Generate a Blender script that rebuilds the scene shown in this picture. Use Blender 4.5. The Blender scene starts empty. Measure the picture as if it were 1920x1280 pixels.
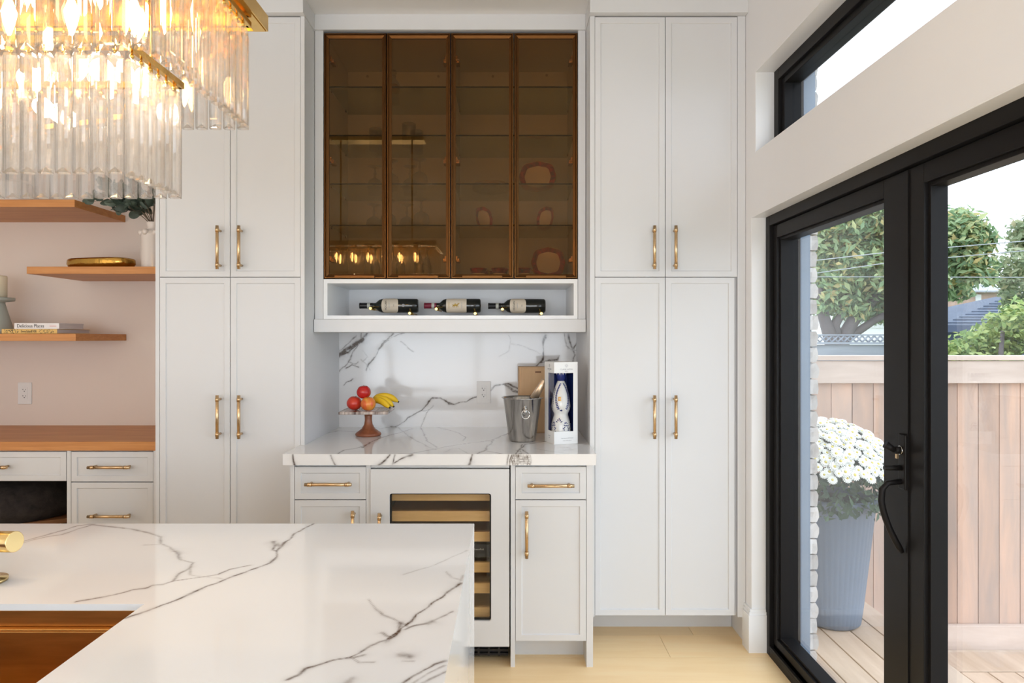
import bpy, bmesh, math, random
import numpy as np
from mathutils import Vector, Matrix, noise
PI = math.pi
S = bpy.context.scene
C = S.collection
R = random.Random(7)

# ---------------------------------------------------------------- camera, world, lights, exposure
EYE = 1.387                       # camera height
FP = 1280.0                       # focal length in pixels of a 1920 wide frame (24 mm)
cam = bpy.data.cameras.new('camera'); cam.sensor_width = 36; cam.lens = 24
cam.shift_x = 5/1920; cam.shift_y = -7/1920; cam.clip_start = .05
co = bpy.data.objects.new('camera', cam); C.objects.link(co)
co.location = (0, 0, EYE); co.rotation_euler = (PI/2, 0, 0); S.camera = co

w = bpy.data.worlds.new('overcast_sky'); S.world = w; w.use_nodes = True
bg = w.node_tree.nodes['Background']; bg.inputs[0].default_value = (.90, .955, 1.03, 1); bg.inputs[1].default_value = 2.8

def area(name, loc, rot, sx, sy, power, col, shape='RECTANGLE'):
    l = bpy.data.lights.new(name, 'AREA'); l.shape = shape; l.size = sx; l.size_y = sy
    l.energy = power; l.color = col
    o = bpy.data.objects.new(name, l); C.objects.link(o); o.location = loc; o.rotation_euler = rot
    return o
# daylight through the wide window of the wall behind the camera
area('rear_window_daylight', (-.5, -2.85, 1.25), (PI/2, 0, 0), 3.2, 1.8, 46, (.97, .99, 1))
area('left_fill_light', (-3.5, .6, 1.5), (PI/2, 0, -PI/2), 3.4, 2.0, 17, (1, .86, .74))  # added warm fill lamp; the left wall has no window
S.view_settings.view_transform = 'Standard'; S.view_settings.look = 'None'
S.view_settings.exposure = 0.30; S.view_settings.gamma = 1; S.view_settings.use_curve_mapping = False
S.cycles.max_bounces = 14; S.cycles.transparent_max_bounces = 24; S.cycles.transmission_bounces = 12
S.cycles.sample_clamp_indirect = 6; S.cycles.use_denoising = True; S.cycles.caustics_refractive = False; S.cycles.caustics_reflective = False

# ---------------------------------------------------------------- materials
def mat(name, col=(.8, .8, .8), rough=.5, metal=0, spec=.5, coat=0, var=0, vscale=4, stretch=(1, 1, 1), bump=0, bscale=60,
        emit=None, estr=0, col2=None, trans=0, ior=1.45, obj_rand=0):
    m = bpy.data.materials.new(name); m.use_nodes = True
    nt = m.node_tree; N = nt.nodes; L = nt.links; b = N['Principled BSDF']
    b.inputs['Base Color'].default_value = (*col, 1); b.inputs['Roughness'].default_value = rough
    b.inputs['Metallic'].default_value = metal; b.inputs['Specular IOR Level'].default_value = spec
    b.inputs['Coat Weight'].default_value = coat; b.inputs['Coat Roughness'].default_value = .05
    b.inputs['Transmission Weight'].default_value = trans; b.inputs['IOR'].default_value = ior
    if emit: b.inputs['Emission Color'].default_value = (*emit, 1); b.inputs['Emission Strength'].default_value = estr
    geo = N.new('ShaderNodeNewGeometry'); mp = N.new('ShaderNodeMapping'); mp.inputs['Scale'].default_value = stretch
    L.new(geo.outputs['Position'], mp.inputs['Vector'])
    vec = mp.outputs['Vector']
    oi = None
    if obj_rand or col2 is not None and obj_rand:
        oi = N.new('ShaderNodeObjectInfo')
        mul = N.new('ShaderNodeMath'); mul.operation = 'MULTIPLY'; mul.inputs[1].default_value = 57
        L.new(oi.outputs['Random'], mul.inputs[0])
        ad = N.new('ShaderNodeVectorMath'); ad.operation = 'ADD'; L.new(vec, ad.inputs[0]); L.new(mul.outputs[0], ad.inputs[1]); vec = ad.outputs[0]
    if var or col2 is not None:
        n = N.new('ShaderNodeTexNoise'); n.inputs['Scale'].default_value = vscale; n.inputs['Detail'].default_value = 6
        n.inputs['Roughness'].default_value = .6; n.inputs['Distortion'].default_value = .4
        L.new(vec, n.inputs['Vector'])
        rp = N.new('ShaderNodeValToRGB'); e = rp.color_ramp.elements
        c2 = col2 if col2 is not None else tuple(max(0, c*(1-var)) for c in col)
        e[0].position = .32; e[0].color = (*c2, 1); e[1].position = .68; e[1].color = (*col, 1)
        L.new(n.outputs['Fac'], rp.inputs[0]); out = rp.outputs[0]
        if obj_rand:
            hs = N.new('ShaderNodeHueSaturation'); mr = N.new('ShaderNodeMapRange')
            mr.inputs['To Min'].default_value = 1-obj_rand; mr.inputs['To Max'].default_value = 1+obj_rand
            L.new(oi.outputs['Random'], mr.inputs['Value']); L.new(mr.outputs[0], hs.inputs['Value']); L.new(out, hs.inputs['Color']); out = hs.outputs[0]
        L.new(out, b.inputs['Base Color'])
    if bump:
        n2 = N.new('ShaderNodeTexNoise'); n2.inputs['Scale'].default_value = bscale; n2.inputs['Detail'].default_value = 4
        L.new(vec, n2.inputs['Vector'])
        bp = N.new('ShaderNodeBump'); bp.inputs['Strength'].default_value = bump; bp.inputs['Distance'].default_value = .002
        L.new(n2.outputs['Fac'], bp.inputs['Height']); L.new(bp.outputs[0], b.inputs['Normal'])
    return m

def pane_mat(name, tint=(1, 1, 1), ior=1.5, boost=1.0, gloss=(1, 1, 1)):
    m = bpy.data.materials.new(name); m.use_nodes = True
    nt = m.node_tree; N = nt.nodes; L = nt.links; N.remove(N['Principled BSDF'])
    t = N.new('ShaderNodeBsdfTransparent'); t.inputs[0].default_value = (*tint, 1)
    g = N.new('ShaderNodeBsdfGlossy'); g.inputs['Roughness'].default_value = .005; g.inputs[0].default_value = (*gloss, 1)
    # Schlick reflectance, the same from both sides of the thin pane
    lw = N.new('ShaderNodeLayerWeight'); lw.inputs[0].default_value = .5
    pw = N.new('ShaderNodeMath'); pw.operation = 'POWER'; pw.inputs[1].default_value = 5
    f0 = ((ior-1)/(ior+1))**2*boost
    mu = N.new('ShaderNodeMath'); mu.operation = 'MULTIPLY_ADD'; mu.inputs[1].default_value = 1-f0; mu.inputs[2].default_value = f0; mu.use_clamp = True
    mx = N.new('ShaderNodeMixShader'); L.new(lw.outputs['Facing'], pw.inputs[0]); L.new(pw.outputs[0], mu.inputs[0]); L.new(mu.outputs[0], mx.inputs[0])
    L.new(t.outputs[0], mx.inputs[1]); L.new(g.outputs[0], mx.inputs[2]); L.new(mx.outputs[0], N['Material Output'].inputs[0])
    return m

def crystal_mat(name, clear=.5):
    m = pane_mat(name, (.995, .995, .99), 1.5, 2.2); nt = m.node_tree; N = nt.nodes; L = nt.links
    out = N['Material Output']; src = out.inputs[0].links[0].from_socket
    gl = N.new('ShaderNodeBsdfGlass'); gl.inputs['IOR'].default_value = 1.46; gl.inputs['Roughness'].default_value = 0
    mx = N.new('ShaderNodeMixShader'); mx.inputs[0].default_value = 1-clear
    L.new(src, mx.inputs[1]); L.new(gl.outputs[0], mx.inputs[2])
    tl = N.new('ShaderNodeBsdfTranslucent'); tl.inputs[0].default_value = (1, .99, .98, 1)   # white translucency added so the prisms look more brightly lit
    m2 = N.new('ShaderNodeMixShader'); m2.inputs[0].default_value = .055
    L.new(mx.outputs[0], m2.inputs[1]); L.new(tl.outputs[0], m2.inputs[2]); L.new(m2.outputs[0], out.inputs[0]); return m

def leaf_mat(name, cols, rough=.5, transl=.3):
    m = bpy.data.materials.new(name); m.use_nodes = True
    nt = m.node_tree; N = nt.nodes; L = nt.links; b = N['Principled BSDF']; b.inputs['Roughness'].default_value = rough
    g = N.new('ShaderNodeNewGeometry'); rp = N.new('ShaderNodeValToRGB'); cr = rp.color_ramp
    while len(cr.elements) < len(cols): cr.elements.new(.5)
    for i, c in enumerate(cols):
        cr.elements[i].position = i/(len(cols)-1); cr.elements[i].color = (*c, 1)
    L.new(g.outputs['Random Per Island'], rp.inputs[0]); L.new(rp.outputs[0], b.inputs['Base Color'])
    tr = N.new('ShaderNodeBsdfTranslucent'); L.new(rp.outputs[0], tr.inputs[0])
    mx = N.new('ShaderNodeMixShader'); mx.inputs[0].default_value = transl
    L.new(b.outputs[0], mx.inputs[1]); L.new(tr.outputs[0], mx.inputs[2]); L.new(mx.outputs[0], N['Material Output'].inputs[0])
    return m

def marble_mat(name, base, vein):
    m = bpy.data.materials.new(name); m.use_nodes = True
    nt = m.node_tree; N = nt.nodes; L = nt.links; b = N['Principled BSDF']
    b.inputs['Roughness'].default_value = .07; b.inputs['Specular IOR Level'].default_value = .55
    a = N.new('ShaderNodeAttribute'); a.attribute_name = 'vein'
    g = N.new('ShaderNodeNewGeometry')
    n = N.new('ShaderNodeTexNoise'); n.inputs['Scale'].default_value = 55; n.inputs['Detail'].default_value = 5; L.new(g.outputs['Position'], n.inputs['Vector'])
    mr = N.new('ShaderNodeMapRange'); mr.inputs['From Min'].default_value = .3; mr.inputs['From Max'].default_value = .62
    mr.inputs['To Min'].default_value = .45; mr.inputs['To Max'].default_value = 1.15; L.new(n.outputs['Fac'], mr.inputs['Value'])
    mu = N.new('ShaderNodeMath'); mu.operation = 'MULTIPLY'; mu.use_clamp = True; L.new(a.outputs['Fac'], mu.inputs[0]); L.new(mr.outputs[0], mu.inputs[1])
    n2 = N.new('ShaderNodeTexNoise'); n2.inputs['Scale'].default_value = 2.2; n2.inputs['Detail'].default_value = 3; L.new(g.outputs['Position'], n2.inputs['Vector'])
    rp = N.new('ShaderNodeValToRGB'); rp.color_ramp.elements[0].position = .35; rp.color_ramp.elements[1].position = .7
    rp.color_ramp.elements[0].color = (*base, 1); rp.color_ramp.elements[1].color = (*[c*.965 for c in base], 1); L.new(n2.outputs['Fac'], rp.inputs[0])
    mx = N.new('ShaderNodeMix'); mx.data_type = 'RGBA'; L.new(mu.outputs[0], mx.inputs[0]); L.new(rp.outputs[0], mx.inputs[6]); mx.inputs[7].default_value = (*vein, 1)
    L.new(mx.outputs[2], b.inputs['Base Color'])
    return m

M = {
 'cab': mat('cabinet_paint', (.70, .70, .705), .38, var=.012, vscale=2),
 'wall': mat('wall_paint', (.86, .85, .855), .6, var=.02, vscale=1.5, bump=.03, bscale=200),
 'alcove': mat('alcove_wall_paint', (.80, .69, .61), .65, var=.03, vscale=1.2),
 'ceil': mat('ceiling_paint', (.84, .83, .82), .7, var=.01),
 'trim': mat('white_trim_paint', (.88, .88, .88), .3, var=.01),
 'brass': mat('brushed_brass', (.66, .46, .26), .27, 1, var=.1, vscale=40),
 'gold': mat('polished_gold', (.86, .55, .16), .16, 1, var=.15, vscale=20),
 'faucet': mat('satin_gold', (.80, .60, .28), .25, 1, var=.08, vscale=30),
 'sink': mat('bronze_sink_metal', (.62, .32, .095), .36, 1, var=.25, vscale=6, stretch=(1, 8, 8)),
 'bronze': mat('bronze_aluminium', (.125, .055, .018), .36, 1, var=.06, vscale=30),
 'amber': pane_mat('smoked_amber_glass', (.70, .565, .41), 1.5, .7, (1, .85, .6)),
 'shelfglass': pane_mat('glass_shelf', (.86, .93, .89), 1.45, .8),
 'edgeglass': mat('dark_green_glass_edge', (.012, .02, .016), .4, var=.05, spec=.1),
 'clear': pane_mat('window_glass', (.93, .96, .985), 1.5, 1.0),
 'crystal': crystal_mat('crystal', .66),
 'stem': pane_mat('drinking_glass', (.86, .87, .86), 1.5, 1.3),
 'bulb': mat('bulb_flame', (1, .8, .5), .4, emit=(1, .62, .25), estr=70),
 'dled': mat('downlight_lens', (1, 1, 1), .4, emit=(1, .93, .85), estr=6),
 'oak': mat('oak_shelf', (.62, .275, .085), .42, col2=(.49, .19, .05), vscale=9, stretch=(.35, 3, 9), bump=.05, bscale=90),
 'floor': mat('oak_floor', (.98, .74, .43), .36, col2=(.93, .67, .355), vscale=5, stretch=(.5, 5, 1), obj_rand=.06, bump=.03),
 'pine': mat('fridge_shelf_wood', (.86, .55, .24), .5, col2=(.76, .46, .18), vscale=8, stretch=(.6, 1, 8)),
 'black': mat('black_aluminium', (.011, .010, .010), .42, var=.1, vscale=3, spec=.16),
 'blackg': mat('black_interior', (.006, .006, .005), .5, var=.2),
 'jamb': mat('blue_grey_jamb', (.20, .26, .34), .5, var=.1),
 'brick': mat('pale_brick', (.66, .62, .58), .9, col2=(.50, .45, .41), vscale=9, bump=.8, bscale=60, obj_rand=.12),
 'mortar': mat('mortar', (.45, .43, .41), .95, var=.1),
 'cedar': mat('cedar_fence_wood', (.60, .39, .285), .75, col2=(.42, .315, .26), vscale=3.2, stretch=(4, 4, .5), obj_rand=.14),
 'rail': mat('pale_fence_rail', (.66, .535, .455), .75, col2=(.53, .41, .34), vscale=3, stretch=(.6, 3, 4), obj_rand=.06),
 'deck': mat('deck_boards', (.68, .53, .41), .7, col2=(.52, .38, .28), vscale=3.5, stretch=(4, .5, 4), obj_rand=.1),
 'pot': mat('ribbed_blue_grey_pot', (.16, .205, .275), .55, var=.1),
 'soil': mat('soil', (.06, .045, .035), .95, var=.3),
 'petal': mat('white_petal', (.93, .93, .86), .6, var=.04),
 'pollen': mat('yellow_flower_centre', (.80, .66, .16), .8, var=.2),
 'mumleaf': leaf_mat('mum_leaves', [(.03, .07, .03), (.07, .13, .06)]),
 'leafA': leaf_mat('tree_leaves', [(.13, .21, .12), (.22, .34, .17), (.34, .46, .24), (.46, .55, .28), (.60, .46, .20)], transl=.4),
 'leafB': leaf_mat('loose_tree_leaves', [(.16, .22, .12), (.27, .32, .18), (.36, .42, .25), (.42, .38, .22)], transl=.4),
 'leafC': leaf_mat('shrub_leaves', [(.12, .20, .07), (.25, .36, .12), (.40, .48, .16), (.48, .52, .22)], transl=.4),
 'bark': mat('bark', (.13, .11, .11), .9, var=.3, vscale=12, bump=.5),
 'grey_fence': mat('weathered_grey_wood', (.33, .37, .42), .85, col2=(.23, .26, .30), vscale=3, stretch=(.6, 1, 4)),
 'siding': mat('white_siding', (.82, .82, .80), .7, var=.03),
 'slate': mat('dark_blue_shingles', (.10, .125, .17), .8, col2=(.07, .085, .12), vscale=8, obj_rand=.15),
 'slate2': mat('pale_grey_roof', (.38, .39, .41), .85, var=.2, vscale=8),
 'gwall': mat('dark_garage_wall', (.10, .12, .19), .7, var=.1),
 'redbrick': mat('far_brick', (.60, .42, .34), .9, col2=(.50, .33, .26), vscale=10),
 'grass': mat('lawn', (.12, .19, .07), .95, col2=(.07, .12, .04), vscale=5),
 'wire': mat('power_line', (.35, .36, .38), .6, var=.05),
 'green_glass': mat('dark_wine_glass', (.006, .008, .006), .06, spec=.6, coat=.4, var=.1),
 'foil_black': mat('black_foil', (.012, .012, .014), .3, var=.1),
 'foil_red': mat('burgundy_foil', (.20, .014, .035), .35, var=.1),
 'foil_gold': mat('champagne_gold_foil', (.85, .66, .48), .28, .8, var=.1, vscale=30),
 'label': mat('cream_label', (.78, .68, .54), .6, var=.04),
 'ink': mat('dark_ink', (.05, .045, .04), .6, var=.05),
 'inkgrey': mat('grey_ink', (.42, .42, .44), .6, var=.05),
 'inkgold': mat('gold_ink', (.65, .42, .06), .5, var=.2, vscale=60),
 'band': mat('neck_band', (.55, .56, .50), .5, var=.1),
 'apple': mat('apple_skin', (.62, .03, .02), .28, col2=(.68, .07, .03), vscale=22, stretch=(1, 1, .6), coat=.2),
 'apple2': mat('apple_skin_yellow_red', (.72, .05, .025), .28, col2=(.88, .52, .07), vscale=30, stretch=(1, 1, .3), coat=.2),
 'apple3': mat('apple_skin_red', (.62, .018, .016), .25, var=.35, vscale=20, stretch=(1, 1, .3), coat=.2),
 'banana': mat('banana_skin', (.90, .60, .02), .42, col2=(.86, .52, .02), vscale=12),
 'bantip': mat('banana_tip', (.04, .03, .015), .8, var=.2),
 'wood': mat('turned_acacia', (.34, .115, .05), .38, col2=(.22, .065, .03), vscale=10, stretch=(3, 3, .6), coat=.2),
 'agate': mat('striped_stone', (.78, .66, .58), .25, col2=(.10, .055, .04), vscale=7, stretch=(8, .8, .8)),
 'steel': mat('steel_painted_reflections', (.74, .72, .69), .13, 1, var=.62, vscale=3.2, stretch=(9, 9, .25)),  # upright light and dark streaks in the colour stand in for reflections
 'pinebox': mat('pale_wood_box', (.62, .40, .22), .55, col2=(.56, .35, .185), vscale=6, stretch=(5, 5, .4)),
 'card': mat('white_card', (.86, .86, .85), .45, var=.01),
 'navy': mat('navy_card', (.008, .025, .16), .5, var=.1),
 'ceramic': mat('white_ceramic', (.86, .85, .82), .12, coat=.5, var=.01),
 'cobalt': mat('cobalt_paint', (.025, .04, .22), .25, var=.2),
 'vase': mat('glazed_white_vase', (.74, .66, .60), .22, coat=.4, var=.02),
 'eucal': mat('eucalyptus_leaf', (.095, .13, .10), .55, col2=(.055, .08, .06), vscale=12, obj_rand=.2),
 'twig': mat('twig', (.16, .12, .08), .8, var=.2),
 'hammer': mat('hammered_gold', (.62, .36, .08), .18, 1, var=.1, bump=1.0, bscale=45),
 'sage': mat('sage_stoneware', (.42, .45, .40), .6, var=.06),
 'wax': mat('cream_wax', (.84, .74, .55), .5, var=.02),
 'paper': mat('book_pages', (.74, .68, .66), .85, col2=(.60, .55, .54), vscale=8, stretch=(1, 1, 90)),
 'bookw': mat('white_book_cover', (.80, .75, .74), .5, var=.02),
 'booky': mat('yellow_book_cover', (.78, .50, .16), .5, var=.05),
 'fur': mat('dark_grey_plush', (.045, .037, .035), .95, col2=(.018, .015, .015), vscale=25, bump=1, bscale=120),
 'darkoak': mat('dark_stained_wood', (.20, .085, .03), .5, var=.2),
 'plastic': mat('white_plastic', (.80, .78, .76), .35, var=.01),
 'slot': mat('socket_slot', (.02, .02, .02), .6, var=.05),
 'china': mat('bone_china', (.86, .79, .70), .2, coat=.3, var=.02),
 'rose': mat('rose_pattern', (.66, .05, .08), .3, col2=(.055, .018, .012), vscale=48),
 'gilt': mat('gilt_rim', (.55, .33, .10), .3, .8, var=.1),
 'wirestand': mat('wire_stand', (.4, .36, .3), .3, .9, var=.05),
 'grille': mat('black_grille', (.012, .012, .014), .4, var=.1),
 'marble': marble_mat('white_marble', (.84, .825, .815), (.10, .075, .06)),
}
# ---------------------------------------------------------------- mesh helpers
class MB:
    def __init__(s): s.v = []; s.f = []; s.s = []
    def add(s, vs, fs, smooth=False):
        o = len(s.v); s.v += [tuple(v) for v in vs]
        for f in fs: s.f.append([o+i for i in f]); s.s.append(smooth)
        return s
    def box(s, x0, x1, y0, y1, z0, z1, T=None):
        if x0 > x1: x0, x1 = x1, x0
        vs = [(x, y, z) for z in (z0, z1) for y in (y0, y1) for x in (x0, x1)]
        if T is not None: vs = [T @ Vector(v) for v in vs]
        return s.add(vs, [(0, 2, 3, 1), (4, 5, 7, 6), (0, 1, 5, 4), (2, 6, 7, 3), (0, 4, 6, 2), (1, 3, 7, 5)])
    def cyl(s, a, b, r, r2=None, n=16, cap=True):
        a = Vector(a); b = Vector(b); r2 = r if r2 is None else r2; d = (b-a).normalized()
        u = d.orthogonal().normalized(); w_ = d.cross(u)
        ring = lambda c, q: [c+(u*math.cos(2*PI*i/n)+w_*math.sin(2*PI*i/n))*q for i in range(n)]
        o = len(s.v); s.v += [tuple(v) for v in ring(a, r)+ring(b, r2)]
        for i in range(n):
            j = (i+1) % n; s.f.append([o+i, o+j, o+n+j, o+n+i]); s.s.append(True)
        if cap: s.f.append([o+i for i in range(n)][::-1]); s.f.append([o+n+i for i in range(n)]); s.s += [False, False]
        return s
    def lathe(s, prof, c=(0, 0, 0), axis='Z', n=32, rfun=None, close=False):
        o = len(s.v); c = Vector(c); k = len(prof)
        for r, h in prof:
            for i in range(n):
                a = 2*PI*i/n; q = r*(rfun(a, h) if rfun else 1)
                p = Vector((q*math.cos(a), q*math.sin(a), h))
                if axis == 'X': p = Vector((h, q*math.cos(a), q*math.sin(a)))
                s.v.append(tuple(c+p))
        for j in range(k-1):
            for i in range(n):
                i2 = (i+1) % n; s.f.append([o+j*n+i, o+j*n+i2, o+(j+1)*n+i2, o+(j+1)*n+i]); s.s.append(True)
        if prof[0][0] > 1e-5: s.f.append([o+i for i in range(n)][::-1]); s.s.append(False)
        if prof[-1][0] > 1e-5: s.f.append([o+(k-1)*n+i for i in range(n)]); s.s.append(False)
        return s
    def tube(s, pts, r, n=8):
        pts = [Vector(p) for p in pts]; k = len(pts); o = len(s.v)
        rr = r if isinstance(r, (list, tuple)) else [r]*k
        pu = None
        for i, p in enumerate(pts):
            d = (pts[min(i+1, k-1)]-pts[max(i-1, 0)]).normalized()
            u = d.orthogonal().normalized() if pu is None else (pu-d*pu.dot(d)).normalized()
            pu = u; w_ = d.cross(u)
            s.v += [tuple(p+(u*math.cos(2*PI*a/n)+w_*math.sin(2*PI*a/n))*rr[i]) for a in range(n)]
        for j in range(k-1):
            for i in range(n):
                i2 = (i+1) % n; s.f.append([o+j*n+i, o+j*n+i2, o+(j+1)*n+i2, o+(j+1)*n+i]); s.s.append(True)
        s.f.append([o+i for i in range(n)][::-1]); s.f.append([o+(k-1)*n+i for i in range(n)]); s.s += [True, True]
        return s
    def prism(s, poly, y0, y1, plane='XZ', smooth=False):
        n = len(poly)
        def p(a, b, t):
            return {'XZ': (a, t, b), 'XY': (a, b, t), 'YZ': (t, a, b)}[plane]
        vs = [p(a, b, y0) for a, b in poly]+[p(a, b, y1) for a, b in poly]
        fs = [list(range(n)), list(range(n, 2*n))[::-1]]
        s.add(vs, fs)
        o = len(s.v)-2*n
        for i in range(n):
            j = (i+1) % n; s.f.append([o+i, o+n+i, o+n+j, o+j]); s.s.append(smooth)
        return s
    def sphere(s, c, r, n=16, sc=(1, 1, 1)):
        k = n//2
        prof = [(math.sin(PI*i/k), -math.cos(PI*i/k)) for i in range(k+1)]
        t = MB(); t.lathe([(max(q, 1e-6), h) for q, h in prof], n=n)
        return s.add([(c[0]+v[0]*r*sc[0], c[1]+v[1]*r*sc[1], c[2]+v[2]*r*sc[2]) for v in t.v], t.f, True)
    def mesh(s, name, m):
        me = bpy.data.meshes.new(name); me.from_pydata(s.v, [], s.f)
        me.polygons.foreach_set('use_smooth', s.s); me.materials.append(m)
        bm = bmesh.new(); bm.from_mesh(me); bmesh.ops.recalc_face_normals(bm, faces=bm.faces); bm.to_mesh(me); bm.free()
        me.update(); return me
    def build(s, name, m, parent=None, bevel=0, label=None, loc=None):
        return link(name, s.mesh(name, m), parent, bevel, label, loc)

BASE = {}
def link(name, me, parent=None, bevel=0, label=None, loc=None, rot=None):
    o = bpy.data.objects.new(name, me); C.objects.link(o)
    if parent is not None:
        o.parent = parent
        b = BASE.get(parent.name, Vector((0, 0, 0)))
        if loc is None: o.matrix_parent_inverse = Matrix.Translation(-b)
        else: o.matrix_parent_inverse = Matrix.Translation(-b)
    if loc is not None: o.location = loc
    if rot is not None: o.rotation_euler = rot
    if label: o['label'] = label
    if bevel:
        md = o.modifiers.new('bevel', 'BEVEL'); md.width = bevel; md.segments = 2; md.limit_method = 'ANGLE'; md.angle_limit = .7
    return o
def thing(name, label, cat, loc=(0, 0, 0), group=None):
    o = bpy.data.objects.new(name, None); C.objects.link(o); o.location = loc; o.empty_display_size = .05
    o['label'] = label; o['category'] = cat
    if group: o['group'] = group
    BASE[o.name] = Vector(loc); return o
def tag(o, label, cat, group=None):
    o['label'] = label; o['category'] = cat
    if group: o['group'] = group
    return o
def struct(o): o['kind'] = 'structure'; return o
def stuff(o): o['kind'] = 'stuff'; return o
def troot(name):
    o = bpy.data.objects.new(name, None); C.objects.link(o); o['kind'] = 'structure'; return o
def copy_tree(o, parent=None):
    c = o.copy(); C.objects.link(c)
    if parent: c.parent = parent
    for ch in o.children: copy_tree(ch, c)
    return c
def text(body, size, loc, rot, m, parent, name='lettering', depth=.0004, align='CENTER', sx=1):
    cu = bpy.data.curves.new(name, 'FONT'); cu.body = body; cu.size = size; cu.extrude = depth; cu.align_x = align; cu.align_y = 'CENTER'; cu.resolution_u = 2
    t = bpy.data.objects.new('t', cu); C.objects.link(t); bpy.context.view_layer.update()
    me = bpy.data.meshes.new_from_object(t.evaluated_get(bpy.context.evaluated_depsgraph_get()))
    bpy.data.objects.remove(t); me.materials.clear(); me.materials.append(m)
    o = link(name, me, parent, loc=loc, rot=rot); o.scale = (sx, 1, 1); return o
def at(px, py, d): return Vector(((px-955)/FP*d, d, EYE-(py-633)/FP*d))
def atx(px, d): return (px-955)/FP*d
def atz(py, d): return EYE-(py-633)/FP*d

D_TALL, D_BASE, D_EDGE, D_UP, D_BACK, D_WALL = 3.09, 2.876, 2.85, 3.245, 3.72, 3.76
XL, XR, XW, CEIL = -.927, .365, 1.07, 2.92
# ---------------------------------------------------------------- room shell
FX = 1.136
fl = struct(MB().box(-3.6, FX, -3.05, D_WALL+.1, -.12, -.021).build('floor', M['floor']))
pm = {}
rows = [2.964+.22*k for k in range(-27, 5)]
for i, y in enumerate(rows):
    x = -3.6+((i*.77) % 1.9)-1.9
    if abs(y-2.964) < .01: x = .70-1.9*3
    while x < FX:
        a, b = max(x, -3.6), min(x+1.9, FX); x += 1.9
        y1 = min(y+.22, D_WALL+.1)
        if b-a < .05 or y1-y < .02 or y < -3.05: continue
        key = (round(b-a, 2), round(y1-y, 2))
        if key not in pm:
            pm[key] = MB().box(0, b-a-.0016, 0, y1-y-.0016, -.02, 0).mesh('plank', M['floor'])
        link('plank', pm[key], fl, loc=(a, y, 0))
struct(MB().box(-3.6, XW+.25, -3.05, D_WALL+.1, CEIL, CEIL+.1).build('ceiling', M['ceil']))
struct(MB().box(-3.6, XW+.2, D_WALL, D_WALL+.1, 0, CEIL).build('wall_back', M['alcove']))
struct(MB().box(-3.7, -3.6, -3.05, D_WALL+.1, 0, CEIL).build('wall_left', M['wall']))
mb = MB(); mb.box(-3.6, -3.2, -3.15, -3.05, 0, CEIL).box(.9, XW+.2, -3.15, -3.05, 0, CEIL).box(-3.2, .9, -3.15, -3.05, 0, .3).box(-3.2, .9, -3.15, -3.05, 2.2, CEIL)
struct(mb.build('wall_front', M['wall']))
mb = MB()
for x in (-3.2, -1.87, -.53, .82): mb.box(x, x+.08, -3.13, -3.06, .3, 2.2)
for z in (.3, 2.12): mb.box(-3.12, .82, -3.13, -3.06, z, z+.08)
w3 = struct(mb.build('window_2', M['black']))
for x in (-3.12, -1.79, -.45): MB().box(x, x+1.27 if x < -.5 else .82, -3.1, -3.09, .38, 2.12).build('glass_pane', M['clear'], w3)
# right wall with the door opening and the clerestory opening
Y0 = 3.02; YC = 2.97; DT = 1.92; CB, CT = 2.192, 2.5425; YN = -.6
mb = MB()
mb.box(XW, XW+.16, YC, D_WALL+.1, DT, CEIL)
mb.box(XW, XW+.16, Y0, D_WALL+.1, 0, DT)
mb.box(XW, XW+.16, -3.05, YC, CT, CEIL)
mb.box(XW, XW+.16, -3.05, YC, DT, CB)
mb.box(XW, XW+.16, -3.05, YN, 0, DT).box(XW, XW+.16, -3.05, YN-.2, CB, CT)
struct(mb.build('wall_right', M['wall']))
mb = MB()   # bright painted reveals
mb.box(XW+.001, 1.131, Y0-.004, Y0+.002, .19, DT).box(XW+.001, 1.131, YN, Y0-.004, DT-.003, DT+.002)
mb.box(XW+.001, 1.15, YC-.004, YC+.002, CB, CT).box(XW+.001, 1.15, YN, YC-.004, CT-.003, CT+.002).box(XW+.001, 1.15, YN, YC-.004, CB-.002, CB+.003)
struct(mb.build('trim_1', M['trim']))
mb = MB()
def base_prof(x0, x1, y0, y1):
    mb.box(x0, x1, y0, y1, 0, .155)
mb.box(1.054, XW, Y0-.016, D_TALL+.0, 0, .165).box(XW, 1.136, Y0-.016, Y0-.004, 0, .165)
mb.box(1.058, XW, Y0-.012, D_TALL+.0, .165, .178).box(XW, 1.134, Y0-.012, Y0-.004, .165, .178)
mb.box(1.062, XW, Y0-.009, D_TALL+.0, .178, .19).box(XW, 1.132, Y0-.009, Y0-.004, .178, .19)
struct(mb.build('baseboard_right', M['trim']))
# crown blocks over the tall cabinets and the fascia over the display cabinet
zc = atz(30, D_TALL)
struct(MB().box(-1.66, XL+.004, D_TALL-.035, D_WALL, zc, CEIL).build('trim_2', M['cab'], bevel=.002))
struct(MB().box(XR-.004, XW, D_TALL-.035, D_WALL, zc, CEIL).build('trim_3', M['cab'], bevel=.002))
struct(MB().box(XL+.004, XR-.004, D_UP-.012, D_WALL, atz(57.5, D_UP), CEIL).build('trim_4', M['cab'], bevel=.002))
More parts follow.
